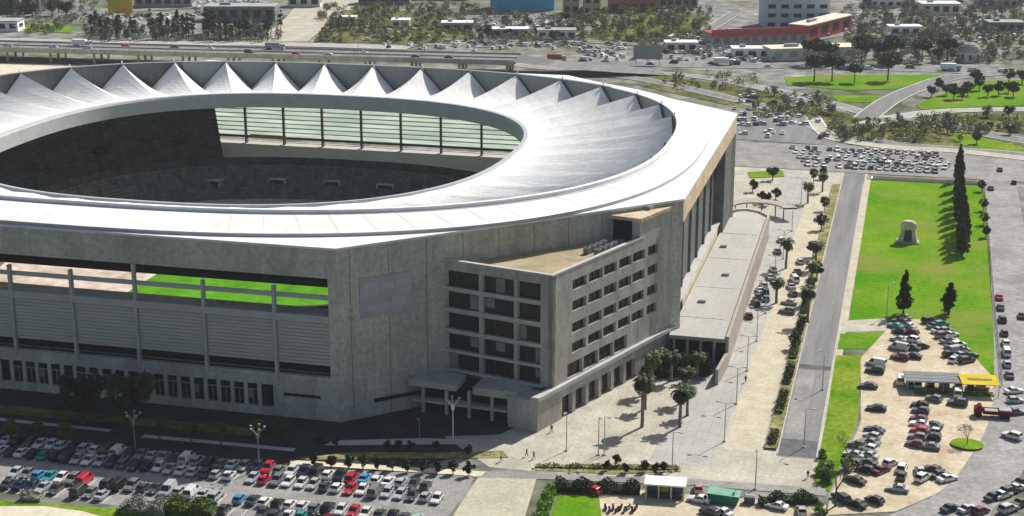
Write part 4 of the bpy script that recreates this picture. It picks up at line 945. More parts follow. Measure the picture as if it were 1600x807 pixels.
def plant(key, x, y, label, group=None, s=1.0, z=0, cat='tree', sz=None, parts=True):
    name, cm, tm, cn = TREES[key]
    if parts:
        r = thing(name, label, cat, (x, y, z), rng.uniform(0, 6.28), group); link(cn, cm, r); link('trunk', tm, r)
    else:
        r = tag(link(name, TREES1[key], None, (x, y, z), rng.uniform(0, 6.28)), label, cat, group)
    r.scale = (s, s, s * (sz or rng.uniform(.92, 1.08))); return r
for i in range(2):
    proto(f'dark{i}', 'round_tree', crown(10 + i, 4.6, 3.0, 2.2, .34, 1500), trunk(4.5, .28, .12, 5, 2.2, .5, 20 + i, 0), M['f_dark'], M['bark'])
    proto(f'green{i}', 'leafy_tree', crown(30 + i, 4.4, 2.4, 2.0, .30, 1300), trunk(4.2, .22, .1, 5, 1.8, .5, 40 + i, 0), M['f_green'], M['bark'])
    proto(f'olive{i}', 'shrub_tree', crown(50 + i, 4.6, 3.0, 1.2, .45, 420), trunk(3.4, .25, .1, 4, 2.0, .4, 60 + i, 0), M['f_olive'], M['bark'])
    proto(f'grey{i}', 'grey_tree', crown(70 + i, 5.6, 3.2, 1.6, .5, 420), trunk(4.6, .28, .1, 5, 2.2, .4, 80 + i, 0), M['f_grey'], M['bark'])
    proto(f'yell{i}', 'yellow_green_tree', crown(90 + i, 4.0, 3.0, 1.0, .45, 420), trunk(3.0, .25, .1, 4, 1.8, .4, 95 + i, 0), M['f_yellow'], M['bark'])
    proto(f'slim{i}', 'slender_tree', crown(100 + i, 11, 1.9, 1.0, .5, 520, 'column', 20), trunk(9, .25, .08, 3, 1.0, .3, 105 + i, 0), M['f_dark'], M['bark'])
    proto(f'cone{i}', 'conifer', crown(120 + i, 12.5, 3.2, .6, .42, 2600, 'cone', 46), trunk(11, .3, .06, 6, 1.2, .15, 125 + i, 0), M['f_dark'], M['bark'])
    proto(f'pine{i}', 'umbrella_pine', crown(140 + i, 6.5, 4.6, 3.6, .55, 1700, 'umbrella', 18), trunk(7.2, .35, .16, 6, 3.0, .65, 145 + i, 0), M['f_dark'], M['bark'])
    proto(f'ball{i}', 'clipped_shrub', crown(160 + i, 1.9, 1.15, .55, .2, 700, 'round', 12), trunk(1.2, .1, .07, 3, .4, .5, 165 + i, 0), M['f_box'], M['bark'])
    proto(f'bright{i}', 'bright_shrub', crown(170 + i, 2.6, 1.9, .2, .26, 800, 'round', 12), trunk(1.6, .12, .07, 4, .9, .2, 175 + i, 0), M['f_bright'], M['bark'])
def palm(seed, h, fl):
    q = random.Random(seed); cm = MB()
    for i in range(34):
        a = i * 2.399 + q.uniform(-.2, .2); el = q.uniform(-.5, 1.25); L_ = fl * q.uniform(.8, 1.05); d = Vector((math.cos(a), math.sin(a), 0)); sd_ = Vector((-d.y, d.x, 0))
        pts = []; p = Vector((0, 0, h)); e = el
        for k in range(7):
            pts.append(p.copy()); p = p + (d * math.cos(e) + Vector((0, 0, 1)) * math.sin(e)) * (L_ / 6); e -= .36
        for k in range(6):
            w0 = fl * .17 * math.sin(math.pi * min(1, (k + .35) / 6.2)) + .06; p0, p1 = pts[k], pts[k + 1]; dr = Vector((0, 0, -w0 * .45))
            for sgn in (-1, 1):
                t = (p1 - p0) * .6
                cm.add([p0, p1, p1 + sd_ * sgn * w0 * .8 + dr - t * .1, p0 + sd_ * sgn * w0 + dr + t * .5], [(0, 1, 2, 3)])
    tm = MB(); pr_ = Vector((0, 0, 0))
    for k in range(8):
        z = h * (k + 1) / 8; nx = Vector((math.sin(k * .5 + seed) * .06, math.cos(k * .4) * .05, z)); tm.tube(pr_, nx, .34 - .012 * k, .30 - .012 * k, 8, cap=(k == 7)); pr_ = nx
    tm.blob((0, 0, h - .25), (.5, .5, .55), seed=seed, sub=1)
    return cm, tm
for i, (h, fl) in enumerate(((8.2, 3.0), (6.6, 2.8), (5.2, 2.6))):
    c, t_ = palm(300 + i, h, fl); proto(f'palm{i}', 'palm_tree', c, t_, M['f_palm'], M['bark_pale'], 'fronds')
def bare(seed, h, leafy=0):
    q = random.Random(seed); mb = MB(); tw = MB()
    def grow(p, d, L_, r, depth):
        e = p + d * L_; mb.tube(p, e, r, r * .65, 5 if depth < 2 else 3, cap=False)
        if depth >= 4:
            for _ in range(4): leaf_quad(tw, e + Vector((q.gauss(0, .25), q.gauss(0, .25), q.gauss(0, .25))), .16, q)
            return
        for i in range(3 if depth < 3 else 2):
            nd = (d + Vector((q.gauss(0, .42), q.gauss(0, .42), q.gauss(.12, .25)))).normalized(); grow(e, nd, L_ * q.uniform(.62, .8), r * .6, depth + 1)
    grow(Vector((0, 0, 0)), Vector((0, 0, 1)), h * .3, h * .022, 0); return tw, mb
c, t_ = bare(5, 12.5); proto('bare', 'bare_tree', c, t_, M['f_red'], M['bark_purple'], 'twigs')
c, t_ = bare(9, 5.5); proto('bare_small', 'young_bare_tree', c, t_, M['f_red'], M['bark_purple'], 'twigs')
TREES1 = {}
for k, (nm_, cm, tm, cn) in list(TREES.items()):
    if k[:4] in ('oliv', 'grey', 'yell', 'slim', 'pine', 'dark'):
        q = MB(); q.add([v.co for v in cm.vertices], [tuple(f.vertices) for f in cm.polygons], 0); q.add([v.co for v in tm.vertices], [tuple(f.vertices) for f in tm.polygons], 1)
        TREES1[k] = q.mesh(nm_, [cm.materials[0], tm.materials[0]])
# palms by the office block and promenade: base pixel
pal = [((1003, 668), 0, 'tallest palm of the near clump on the plaza, directly beside the shadow edge'), ((1018, 612), 1, 'palm with a bright top behind the near plaza clump, closest to the office wall'), ((1062, 668), 1, 'palm at the right side of the plaza clump, nearest the walkway'), ((1070, 628), 1, 'palm behind the right plaza palm, in front of the annex end'), ((1030, 590), 2, 'short dark palm in the corner between office block and annex'), ((1090, 592), 2, 'short dark palm under the front edge of the annex roof'), ((1049, 596), 2, 'short palm in the middle of the dark planting before the annex'),
       ((1228, 420), 1, 'lone palm on the walkway nearest the annex far corner'), ((1213, 474), 2, 'palm just behind the cars parked beside the annex'), ((1274, 420), 1, 'farthest palm of the row along the grey road'), ((1267, 452), 1, 'middle palm of the row along the grey road'), ((1262, 505), 0, 'nearest palm of the row along the grey road'), ((1285, 300), 2, 'small palm where the planted strip by the grey road begins'), ((1262, 318), 2, 'small palm at the far end of the sandy promenade')]
for (x, y), k, lab in pal:
    p = at(x, y); plant(f'palm{k}', p.x, p.y, lab, 'palms around the promenade', rng.uniform(1.05, 1.25))
for i, ((x, y), k, lab) in enumerate([((1008, 640), 'palm2', 'lower palm squeezed between the two nearest clump palms on the left'), ((1074, 650), 'palm2', 'lower palm squeezed between the right clump palms'), ((1270, 402), 'dark0', 'dark round tree behind the farthest road palm'), ((1276, 436), 'dark1', 'dark round tree between the farthest and the middle road palm'), ((1258, 478), 'green1', 'leafy tree between the middle and the nearest road palm'), ((1288, 330), 'green0', 'small leafy tree in the planted strip far along the grey road'), ((1283, 360), 'dark1', 'small dark tree in the planted strip halfway along the grey road'),
        ((1012, 575), 'dark0', 'dark leafy tree against the office ground floor end'), ((1040, 582), 'dark1', 'dark leafy tree in the middle of the planting before the annex'), ((1068, 585), 'green1', 'leafy tree right of the middle in the planting before the annex'), ((1102, 588), 'dark1', 'dark leafy tree under the near corner of the annex'), ((1240, 545), 'green0', 'leafy shrub tree in the near planted strip')]):
    p = at(x, y); plant(k, p.x, p.y, lab, None, 1.15 if k[:4] == 'palm' else .75)
# conifers
for (x, y), s, lab in [((1411, 491), 1.0, 'tall pointed dark conifer on the lawn just above the parked cars'), ((1482, 492), .78, 'short wide dark conifer on the lawn near the right railing')]:
    p = at(x, y); o = plant('cone0' if s == 1 else 'cone1', p.x, p.y, lab, None, s)
    if s != 1: o.scale = (1.15, 1.15, .72)
for i, y in enumerate((462, 468, 474, 480, 486, 493, 500, 508, 516, 525, 536, 548, 562)):
    o = plant(f'cone{i % 2}', 19.0 + rng.uniform(-.8, .8), y, f'dark slender conifer, {ordn(i)} from the near end of the line on the lawn', 'line of conifers on the lawn', rng.uniform(.95, 1.1))
    o.scale = (1.0, 1.0, rng.uniform(1.0, 1.2)) if i else (1.1, 1.1, .85)
for i, (x, y) in enumerate([(1534, 300), (1536, 330), (1537, 352), (1540, 372)]):
    p = at(x, y); plant('dark1', p.x, p.y, f'small dark tree by the lawn railing, {ordn(i)} from the far end', 'small trees by the lawn railing', .55)
# trees in front of the stadium wall, in its shadow
for (x, y), s, lab in [((130, 662), 1.75, 'dark tree in the wall shadow, left of the pair before the stadium windows'), ((206, 668), 1.85, 'dark tree in the wall shadow, right of the pair before the stadium windows')]:
    p = at(x, y); plant('dark0', p.x, p.y, lab, None, s)
for i, x in enumerate((20, 62, 104, 250, 300, 345, 402, 440)):
    p = at(x, 690 + (i % 3) * 4); plant(f'green{i % 2}', p.x, p.y, f'small tree in deep shade between the ring road and car park, {ordn(i)} from the left', 'shaded trees above the car park', .8)
# clipped shrubs above the car park
for i, x in enumerate((491, 518, 545, 567, 590, 613, 637, 660, 683, 708, 733)):
    y = 730 + (x - 491) * .055; p = at(x, y); plant(f'ball{i % 2}', p.x, p.y, f'round clipped shrub, {ordn(i)} from the left in the row above the car park', 'row of clipped shrubs', rng.uniform(1.0, 1.2), cat='shrub')
for i, (x, y) in enumerate([(605, 705), (622, 704), (641, 706), (682, 708), (733, 712), (526, 700), (497, 697)]):
    p = at(x, y); plant(f'ball{i % 2}', p.x, p.y, f'dark ball shrub in the dry planted bed, {ordn(i)} planted', 'shrubs in the dry planted bed', .95, cat='shrub')
for i, o in enumerate([o for o in COL.objects if o.get('group') == 'shrubs in the dry planted bed']):
    o['label'] = ['leftmost of the spaced ball shrubs right of the bed centre', 'second ball shrub in the bed, just right of the leftmost', 'third ball shrub in the dry bed, above the clipped row centre', 'fourth ball shrub in the dry bed, below the entrance pavilion', 'last ball shrub at the right tip of the dry bed', 'ball shrub in the shaded half of the bed, nearest the sunlit part', 'ball shrub at the shaded left tip of the dry bed'][i]
for i, (x, y) in enumerate([(948, 737), (962, 729), (977, 740), (1008, 739), (1025, 742), (1038, 738)]):
    p = at(x, y); plant(f'ball{i % 2}', p.x, p.y, f'black ball shrub on the hedge bed, {ordn(i)} from the left behind the kiosk', 'ball shrubs on the hedge bed', .95, cat='shrub')
def hedge(name, label, a, b, w, h, seed, m, cat='hedge', leaf=.24, dens=30):
    a = Vector(a[:2]); b = Vector(b[:2]); d = (b - a); L_ = d.length; d.normalize(); n_ = Vector((-d.y, d.x)); q = random.Random(seed); mb = MB(); c0_ = (a + b) / 2
    for i in range(int(L_ * w * dens * max(1, h))):
        u = q.random() * L_; v_ = q.uniform(-.5, .5) * w; z = h * (1 - q.random() ** 2 * .9) * (.8 + .3 * math.sin(u * 1.3 + seed)); p = a + d * u + n_ * v_ - c0_
        leaf_quad(mb, Vector((p.x, p.y, z)), leaf, q)
    co_ = MB(); hw = w * .38
    a2 = a - c0_; b2 = b - c0_
    co_.prism([a2 - n_ * hw, b2 - n_ * hw, b2 + n_ * hw, a2 + n_ * hw], 0, h * .5)
    t = thing(name, label, cat, (c0_.x, c0_.y, .04)); mb.build('leaves', m, t); co_.build('inner_leaves', m, t); return t
hedge('hedge', 'long dark clipped hedge behind the small bright lawn', at(868, 765), at(1000, 771), 3.0, 2.2, 1, M['f_box'])
hedge('hedge', 'green hedge along the left side of the small bright lawn', at(862, 768), at(846, 815), 2.4, 1.8, 2, M['f_bright'])
hedge('hedge', 'dark hedge between the plaza and the lower cars, by the bare tree', at(1186, 790), at(1276, 785), 2.6, 2.2, 3, M['f_box'])
hedge('hedge', 'low olive hedge along the plaza edge above the kiosk', at(838, 730), at(1060, 734), 1.6, .7, 4, M['f_olive'])
for i in range(7):
    y0 = 304 + i * 18; hedge('hedge', ['nearest dark block of the planted strip along the grey road', 'second block of the planted strip along the grey road', 'third block of the planted strip, with brighter leaves', 'fourth block of the planted strip along the grey road', 'fifth block of the planted strip, by the nearest road palm', 'sixth block of the planted strip, by the middle road palm', 'farthest block of the planted strip along the grey road'][i], (-22.4, y0), (-22.2, y0 + (13 if i else 6)), 1.9, 1.6 + .4 * (i % 2), 20 + i, M['f_box'] if i % 2 == 0 else M['f_green'])
t = sheet('planted_bed', [(-23.6, 302), (-21, 302), (-20.6, 545), (-23.4, 545)], .06, M['bed'])
hedge('hedge', 'dark planting in the corner before the annex front', at(1006, 588), at(1106, 582), 6.0, 2.8, 41, M['f_box'])
hedge('bush', 'tangled olive brown bush at the bottom edge of the car park', at(190, 796), at(262, 802), 4.5, 2.2, 42, M['f_grey'], 'bush', .3)
hedge('bush', 'darker green bush at the bottom edge, right of the olive one', at(258, 799), at(335, 803), 4.0, 2.4, 43, M['f_green'], 'bush', .3)
hedge('bush', 'small dark bush on the grass strip at the lower left', at(35, 780), at(66, 782), 2.4, 1.5, 44, M['f_grey'], 'bush', .25)
hedge('grass_tuft', 'green weeds along the near side of the shade roof', at(1430, 617), at(1480, 615), 2.0, .5, 45, M['f_bright'], 'weeds')
hedge('grass_tuft', 'green weeds below the yellow canopy', at(1500, 617), at(1552, 618), 2.5, .5, 46, M['f_bright'], 'weeds')
p = at(1305, 792); plant('bare', p.x, p.y, 'tall leafless purple brown tree between the plaza and the sandy lot')
p = at(1326, 735); o = plant('bare', p.x, p.y, 'shorter leafless tree just behind the tall bare one'); o.scale = (.75, .75, .75)
p = at(1511, 697); plant('bare_small', p.x, p.y, 'young leafless tree on a green disc in the sandy lot')
tag(sheet('lawn', [(p.x + 3.4 * math.cos(a), p.y + 3.0 * math.sin(a)) for a in np.linspace(0, 6.28, 20, endpoint=False)], .055, M['lawn']), kind='structure')
for i, (x, y, s, lab) in enumerate([(1283, 738, 1.3, 'large bright shrub left of the tall bare tree'), (1292, 752, 1.0, 'smaller bright shrub at the foot of the tall bare tree'), (1330, 735, 1.2, 'bright shrub right of the tall bare tree'), (1284, 805, .9, 'bright shrub at the bottom edge below the bare tree'), (1288, 716, .8, 'dark leaved shrub at the road end')]):
    p = at(x, y); plant(f'bright{i % 2}', p.x, p.y, lab, None, s, cat='shrub')
p = at(1207, 282); plant('dark0', p.x, p.y, 'round dark tree on the small lawn beyond the annex', None, .8)
for i, (x, y) in enumerate([(1176, 300), (1200, 322), (1190, 318), (1212, 312)]):
    p = at(x, y); plant('ball0', p.x, p.y, ['dark shrub at the left end of the curved pergola', 'dark shrub in front of the curved pergola, nearest the annex corner', 'dark shrub under the middle of the curved pergola', 'dark shrub at the right end of the curved pergola'][i], None, 1.7, cat='shrub')
for i, (x, y, lab) in enumerate([(1271, 285, 'small dark tree at the far end of the walkway, left one'), (1286, 280, 'small dark tree at the far end of the walkway, right one')]):
    p = at(x, y); plant('green0', p.x, p.y, lab, None, .75)
# round pines of the road junction
for i, (x, y, s, lab) in enumerate([(1270, 102, 1.15, 'round dark tree behind the highway, leftmost of the junction pair'), (1292, 102, 1.05, 'round dark tree behind the highway, right beside the leftmost'), (1345, 103, 1.3, 'big round dark tree behind the highway before the pale shed'), (1372, 100, .9, 'smaller round dark tree right of the big one behind the highway'), (1395, 101, 1.2, 'wide dark tree behind the highway, at the right of the group'),
                                    (1272, 128, 1.1, 'umbrella pine on the upper green, left of the twin pair'), (1300, 128, 1.1, 'umbrella pine on the upper green, right of the twin pair'), (1387, 127, 1.2, 'lone umbrella pine standing at the middle of the upper green'), (1440, 97, 1.0, 'dark tree behind the highway near the round dome'), (1480, 96, 1.1, 'broad dark tree just left of the round dome'), (1335, 130, .8, 'thin tall tree between the pines of the upper green')]):
    p = at(x, y); plant(f'pine{i % 2}', p.x, p.y, lab, 'umbrella pines at the road junction', s * 1.15)
JB = [(1455, 152), (1466, 142), (1478, 150), (1490, 156), (1503, 156), (1512, 150), (1525, 132), (1530, 142), (1543, 152), (1560, 150), (1575, 146), (1576, 130), (1597, 132), (1583, 152)]
for i, (x, y) in enumerate(JB):
    p = at(x, y); plant(f'dark{i % 2}', p.x, p.y, f'dark bushy tree on the far right junction lawn, {ordn(i)} from its left', 'dark trees on the junction lawn', rng.uniform(.85, 1.2))
# background trees
def scatter(n, box_, kinds, label, group, smin=.8, smax=1.3, seed=1):
    q = random.Random(seed); x0, y0, x1, y1 = box_; k = 0
    while k < n:
        x = q.uniform(x0, x1); y = y0 + (y1 - y0) * q.random(); p = at(x, y); s = q.uniform(smin, smax)
        plant(q.choice(kinds), p.x, p.y, label, group, s, parts=False); k += 1
scatter(44, (130, 50, 285, 64), ['slim0', 'slim1', 'grey0'], 'dark slender tree in the avenue left of centre behind the highway', 'avenue of dark trees, left half', seed=2)
scatter(44, (285, 50, 440, 66), ['slim0', 'slim1', 'grey1'], 'dark slender tree in the right half of the avenue behind the highway', 'avenue of dark trees, right half', seed=3)
scatter(60, (500, 14, 745, 68), ['olive0', 'olive1', 'yell0', 'grey0'], 'yellow olive shrub tree on the dry slope behind the highway', 'shrub trees on the dry slope', .6, 1.1, 4)
scatter(36, (745, 28, 905, 68), ['grey0', 'grey1', 'dark0', 'olive0'], 'greyish tree in front of the blue building', 'trees before the blue building', .7, 1.1, 5)
scatter(52, (905, 18, 1110, 66), ['yell0', 'olive1', 'olive0', 'grey1'], 'yellow green tree on the slope right of the blue building', 'trees right of the blue building', .7, 1.2, 6)
scatter(70, (1335, 6, 1600, 72), ['grey0', 'grey1', 'grey0', 'olive1'], 'pale grey green tree in the town at the upper right', 'trees of the town at the upper right', .8, 1.3, 7)
scatter(34, (1345, 72, 1600, 98), ['grey0', 'grey1', 'dark1', 'olive1'], 'grey tree along the far side of the highway at the right', 'trees behind the highway at the right', .7, 1.1, 8)
scatter(34, (-10, 0, 110, 28), ['dark0', 'dark1', 'grey0'], 'dark tree of the dense wood at the upper left', 'dark wood at the upper left', 1.2, 1.8, 9)
scatter(26, (1290, 190, 1480, 222), ['olive0', 'grey0', 'grey1'], 'low olive bush on the rough grass below the overpass', 'bushes below the overpass', .45, .8, 10)
scatter(14, (1170, 148, 1300, 180), ['olive0', 'grey0', 'grey1'], 'low bush between the curved roads right of the roof', 'bushes between the curved roads', .45, .8, 11)
scatter(12, (1480, 180, 1600, 226), ['olive0', 'grey1', 'dark0'], 'bush on the green bank under the overpass at the right', 'bushes on the right bank', .5, .9, 12)

# ------------------------------------------------------------------ lamps, people, small things
def lamp_post(kind):
    q = MB().tube((0, 0, 0), (0, 0, 8.6), .13, .08, 6); h_ = MB()
    if kind == 'double':
        q.tube((0, 0, 8.5), (1.5, 0, 8.9), .05).tube((0, 0, 8.5), (-1.5, 0, 8.9), .05); h_.box(1.2, 2.1, -.22, .22, 8.82, 9.0).box(-2.1, -1.2, -.22, .22, 8.82, 9.0)
    else:
        q.tube((0, 0, 8.5), (0, -1.6, 9.0), .05); h_.box(-.22, .22, -2.3, -1.4, 8.92, 9.1)
    return q.mesh('post', M['pole']), h_.mesh('lamp_head', M['c_grey']), MB().box(-.3, .3, -.3, .3, 0, .3).mesh('base', M['concrete_light'])
LP = {k: lamp_post(k) for k in ('double', 'single')}
def lamp(kind, x, y, label, group, rz=0, s=1):
    t = thing('street_lamp', label, 'street lamp', (x, y, .03), rz, group); t.scale = (s, s, s)
    for nm_, m in zip(('post', 'lamp_head', 'base'), LP[kind]): link(nm_, m, t)
for i, y in enumerate((304, 326, 348, 370, 393, 418, 446, 478, 515)):
    lamp('double', -32.2, y, f'double-armed street lamp, {ordn(i)} from the near end of the promenade line', 'street lamps along the promenade')
for i, (x, y) in enumerate([(885, 705), (935, 712), (944, 712), (1050, 738)]):
    p = at(x, y); lamp('single', p.x, p.y, ['slim lamp post on the plaza, nearest the shadow edge', 'thick lamp post in the middle of the sunny plaza', 'thin lamp post just right of the thick one on the plaza', 'lamp post on the plaza behind the kiosk'][i], None, R(20 * i))
for i, (x, y) in enumerate([(1180, 765), (1256, 700), (1385, 496), (1285, 610)]):
    p = at(x, y); lamp('single', p.x, p.y, ['slim lamp post on the pale plaza near the green container', 'lamp post by the near end of the grey road', 'lamp post at the lawn corner by the parked cars', 'lamp post beside the lawn strip along the road'][i], None, R(70 * i))
def floodlight(x, y, label, h=7.5, arms=5, m1=None):
    m1 = m1 or M['c_mid']
    t = thing('floodlight_mast', label, 'floodlight', (x, y, .03), rng.uniform(0, 1)); MB().tube((0, 0, 0), (0, 0, h), .18, .11, 8).build('mast', m1, t)
    hd = MB().tube((0, 0, h - .6), (0, 0, h + .3), .35, .45, 10); hd.build('collar', m1, t)
    for i in range(arms):
        a = i * 6.28 / arms; e = Vector((1.5 * math.cos(a), 1.5 * math.sin(a), h + 1.7)); m_ = MB().tube((0, 0, h), e, .1, .07, 5).build('arm', m1, t)
        MB().box(e.x - .22, e.x + .22, e.y - .15, e.y + .15, e.z - .1, e.z + .2).build('lamp_head', M['c_grey'], m_)
for (x, y), lab in [((708, 688), 'white floodlight mast with spread arms in front of the entrance pavilion'), ((405, 735), 'floodlight mast with spread arms at the top of the car park'), ((212, 712), 'floodlight mast in the wall shadow above the left car park'), ((440, 640), '')]:
    if lab: p = at(x, y); floodlight(p.x, p.y, lab, m1=M['white'] if x > 600 else None)
p = at(656, 690); lamp('single', p.x, p.y, 'dark lamp post on the kerb before the entrance pavilion', None, 0, .6)
# people
def person_mesh(stride):
    me = bpy.data.meshes.new('person'); bm = bmesh.new(); J = {}
    s = stride
    pts = dict(pel=((0, 0, .95), .15), belly=((0, .01, 1.12), .14), chest=((0, .01, 1.33), .16), neck=((0, .01, 1.49), .06), head=((0, .03, 1.58), .085), crown=((0, .03, 1.70), .075),
               hl=((-.1, 0, .90), .1), kl=((-.1, s * .2, .50), .065), al=((-.1, s * .26 - .05, .09), .045), fl=((-.1, s * .26 + .12, .04), .04),
               hr=((.1, 0, .90), .1), kr=((.1, -s * .08, .50), .065), ar=((.1, -s * .3, .11), .045), fr=((.1, -s * .3 + .14, .04), .04),
               sl=((-.2, 0, 1.42), .07), el=((-.25, -s * .12, 1.15), .045), wl=((-.25, -s * .02, .90), .032), nl=((-.25, 0, .80), .035), sr=((.2, 0, 1.42), .07), er=((.25, s * .1, 1.15), .045), wr=((.25, s * .24, .93), .032), nr=((.25, s * .27, .83), .035))
    ed = 'pel-belly belly-chest chest-neck neck-head head-crown pel-hl hl-kl kl-al al-fl pel-hr hr-kr kr-ar ar-fr chest-sl sl-el el-wl wl-nl chest-sr sr-er er-wr wr-nr'.split()
    for k, (c, r) in pts.items(): J[k] = bm.verts.new(c)
    for e in ed: a, b = e.split('-'); bm.edges.new((J[a], J[b]))
    bm.verts.index_update(); order = list(pts); bm.to_mesh(me); bm.free()
    o = bpy.data.objects.new('tmp', me); COL.objects.link(o); md = o.modifiers.new('skin', 'SKIN'); sv = me.skin_vertices[0].data
    for i, k in enumerate(order): sv[i].radius = (pts[k][1],) * 2; sv[i].use_root = (k == 'pel')
    sb = o.modifiers.new('sub', 'SUBSURF'); sb.levels = 1; sb.render_levels = 1
    dg = bpy.context.evaluated_depsgraph_get(); ev = o.evaluated_get(dg); m2 = bpy.data.meshes.new_from_object(ev); bpy.data.objects.remove(o); return m2
skin = mat('skin', (.45, .28, .2), .6, .05); PM = person_mesh(1.0); PM.materials.clear(); PM.materials.append(skin)
def clothes(zlo, zhi, m, xlim=.9):
    bm = bmesh.new(); bm.from_mesh(PM); bm.normal_update()
    bmesh.ops.delete(bm, geom=[f for f in bm.faces if not (zlo < f.calc_center_median().z < zhi and abs(f.calc_center_median().x) < xlim)], context='FACES')
    for v in bm.verts: v.co += v.normal * .018
    me = bpy.data.meshes.new('cloth'); bm.to_mesh(me); bm.free(); me.materials.clear(); me.materials.append(m); return me
hairm = MB().blob((0, .0, 1.67), (.1, .11, .1), sub=2, jit=.03).mesh('hair', M['bark'])
nose = MB().box(-.015, .015, .1, .135, 1.58, 1.63).mesh('nose', skin)
def person(x, y, rz, top, leg_, label):
    p = at(x, y); o = tag(link('person', PM, None, (p.x, p.y, .06), R(rz)), label, 'person'); link('shirt', clothes(1.0, 1.47, top), o); link('trousers', clothes(.08, 1.0, leg_, .21), o); link('hair', hairm, o); link('face', nose, o)
person(823, 714, 70, M['c_slate'], M['c_slate'], 'person in dark clothes walking at the sunny plaza corner, the left one'); person(834, 718, 250, M['c_maroon'], M['c_slate'], 'person in a maroon top walking at the plaza corner, the right one')
person(862, 676, 20, M['c_slate'], M['c_slate'], 'person in dark clothes walking along the shadow edge of the office block'); person(783, 722, 100, M['c_brick'], M['c_slate'], 'person in a brick red top at the tip of the shaded bed'); person(1165, 598, 180, M['c_red'], M['c_slate'], 'person in a red top walking on the sandy promenade'); person(1262, 748, 0, M['c_slate'], M['c_grey'], 'person in a dark top standing on the pale plaza below the grey road')
# scooters and bicycles parked by the hedge: dark clutter
def scooter(x, y, rz, col, label):
    p = at(x, y); t = thing('motor_scooter', label, 'motor scooter', (p.x, p.y, .05), R(rz), 'scooters by the small lawn')
    for yy in (-.6, .6): MB().tube((-.06, yy, .25), (.06, yy, .25), .25, n=10).build('wheel', M['tyre'], t)
    MB().box(-.2, .2, -.75, .1, .3, .75).box(-.2, .2, .1, .5, .25, .35).add([(-.2, .4, .3), (.2, .4, .3), (.2, .5, 1.0), (-.2, .5, 1.0)], [(0, 1, 2, 3), (3, 2, 1, 0)]).build('body', col, t)
    MB().box(-.16, .16, -.7, .05, .75, .86).build('seat', M['tyre'], t); MB().tube((-.33, .42, 1.05), (.33, .42, 1.05), .025).tube((0, .6, .25), (0, .42, 1.05), .03).build('handlebar', M['steel'], t)
for i in range(9):
    scooter(946 + i * 6, 797 + (i % 2) * 4, rng.uniform(-20, 20), [M['c_slate'], M['c_slate'], M['c_grey'], M['c_maroon']][i % 4], f'motor scooter parked right of the small lawn, {ordn(i)} from the left')

# ------------------------------------------------------------------ motorway viaduct and background buildings
vd = thing('viaduct', 'long grey motorway viaduct crossing behind the stadium', 'viaduct', (-330, 730, 0))
def vpart(mb, name, m):
    o = mb.build(name, m, None); o.parent = vd; o.matrix_parent_inverse = Matrix.Translation((330, -730, 0)); return o
va, vb = Vector((-700, 696)), Vector((-190, 741)); vdd = (vb - va).normalized(); vn = Vector((-vdd.y, vdd.x))
vpart(MB().prism([va, vb, vb + vn * 24, va + vn * 24], 5.4, 7.0), 'deck', M['concrete'])
vpart(MB().prism([va + vn * .4, vb + vn * .4, vb + vn * 23.5, va + vn * 23.5], 7.0, 7.06), 'carriageway', M['asphalt_mid'])
vpart(MB().prism([va - vn * .1, vb - vn * .1, vb + vn * .35, va + vn * .35], 7.0, 8.0), 'parapet', M['concrete'])
vpart(MB().prism([va + vn * 23.6, vb + vn * 23.6, vb + vn * 24.1, va + vn * 24.1], 7.0, 8.0), 'parapet', M['concrete'])
vpart(MB().prism([va + vn * 11.7, vb + vn * 11.7, vb + vn * 12.3, va + vn * 12.3], 7.0, 7.8), 'median', M['concrete_light'])
for k in range(1, 22):
    c = va + vdd * (k * 24.2)
    for f in (3, 12, 21): vpart(MB().tube((*(c + vn * f), 0), (*(c + vn * f), 5.4), .7, n=8), 'pier', M['concrete'])
# ramp down to grade at the right end
rp = [vb + vn * 12, Vector((-170, 754)), Vector((-145, 761)), Vector((-120, 772))]
mb = ribbon_mb([Vector((p.x, p.y, 0)) for p in rp], 23, lambda t: 7.0 - 6.8 * t); o = mb.build('ramp', M['asphalt_mid'], None); o.parent = vd; o.matrix_parent_inverse = Matrix.Translation((330, -730, 0))
for i, px_ in enumerate((30, 130, 205, 320, 440, 560, 660)):
    y = 77 + px_ * .0256; p = at(px_, y - 4, 7); lamp('double', p.x, p.y, f'tall lamp on the motorway viaduct, {ordn(i)} from the left', 'lamps on the viaduct', 0, 1.25)
for o in COL.objects:
    if o.get('group') == 'lamps on the viaduct': o.location.z = 7.0
# road vehicles on the highway
def lorry(x, y, z, rz, col, label):
    p = at(x, y, z); t = thing('lorry', label, 'lorry', (p.x, p.y, z), rz, 'lorries on the motorway')
    MB().box(-1.25, 1.25, -5, 2.6, 1.0, 3.8).build('trailer', col, t); MB().box(-1.2, 1.2, 2.9, 5.0, .6, 3.0).build('cab', M['c_grey'], t); MB().box(-1.1, 1.1, 5.0, 5.04, 1.7, 2.8).build('windscreen', M['glass_car'], t)
    for yy in (-3.8, -2.6, 3.9):
        for sx in (-1, 1): MB().tube((sx * .8, yy, .5), (sx * 1.2, yy, .5), .5, n=10).build('wheel', M['tyre'], t)
VR = math.atan2(vdd.y, vdd.x) - math.pi / 2
lorry(128, 73, 7, VR, M['white'], 'white lorry on the viaduct at the upper left'); lorry(430, 78, 7, VR, M['c_grey'], 'grey lorry on the viaduct near the middle'); lorry(870, 96, .1, VR - .05, M['c_brick'], 'reddish lorry on the highway right of the viaduct'); lorry(1130, 102, .1, VR, M['white'], 'white lorry on the highway at the right'); lorry(1485, 111, .1, VR, M['white'], 'white lorry on the highway near the dark junction trees')
r = Row('viaduct traffic', 'left end', 'cars on the motorway', False)
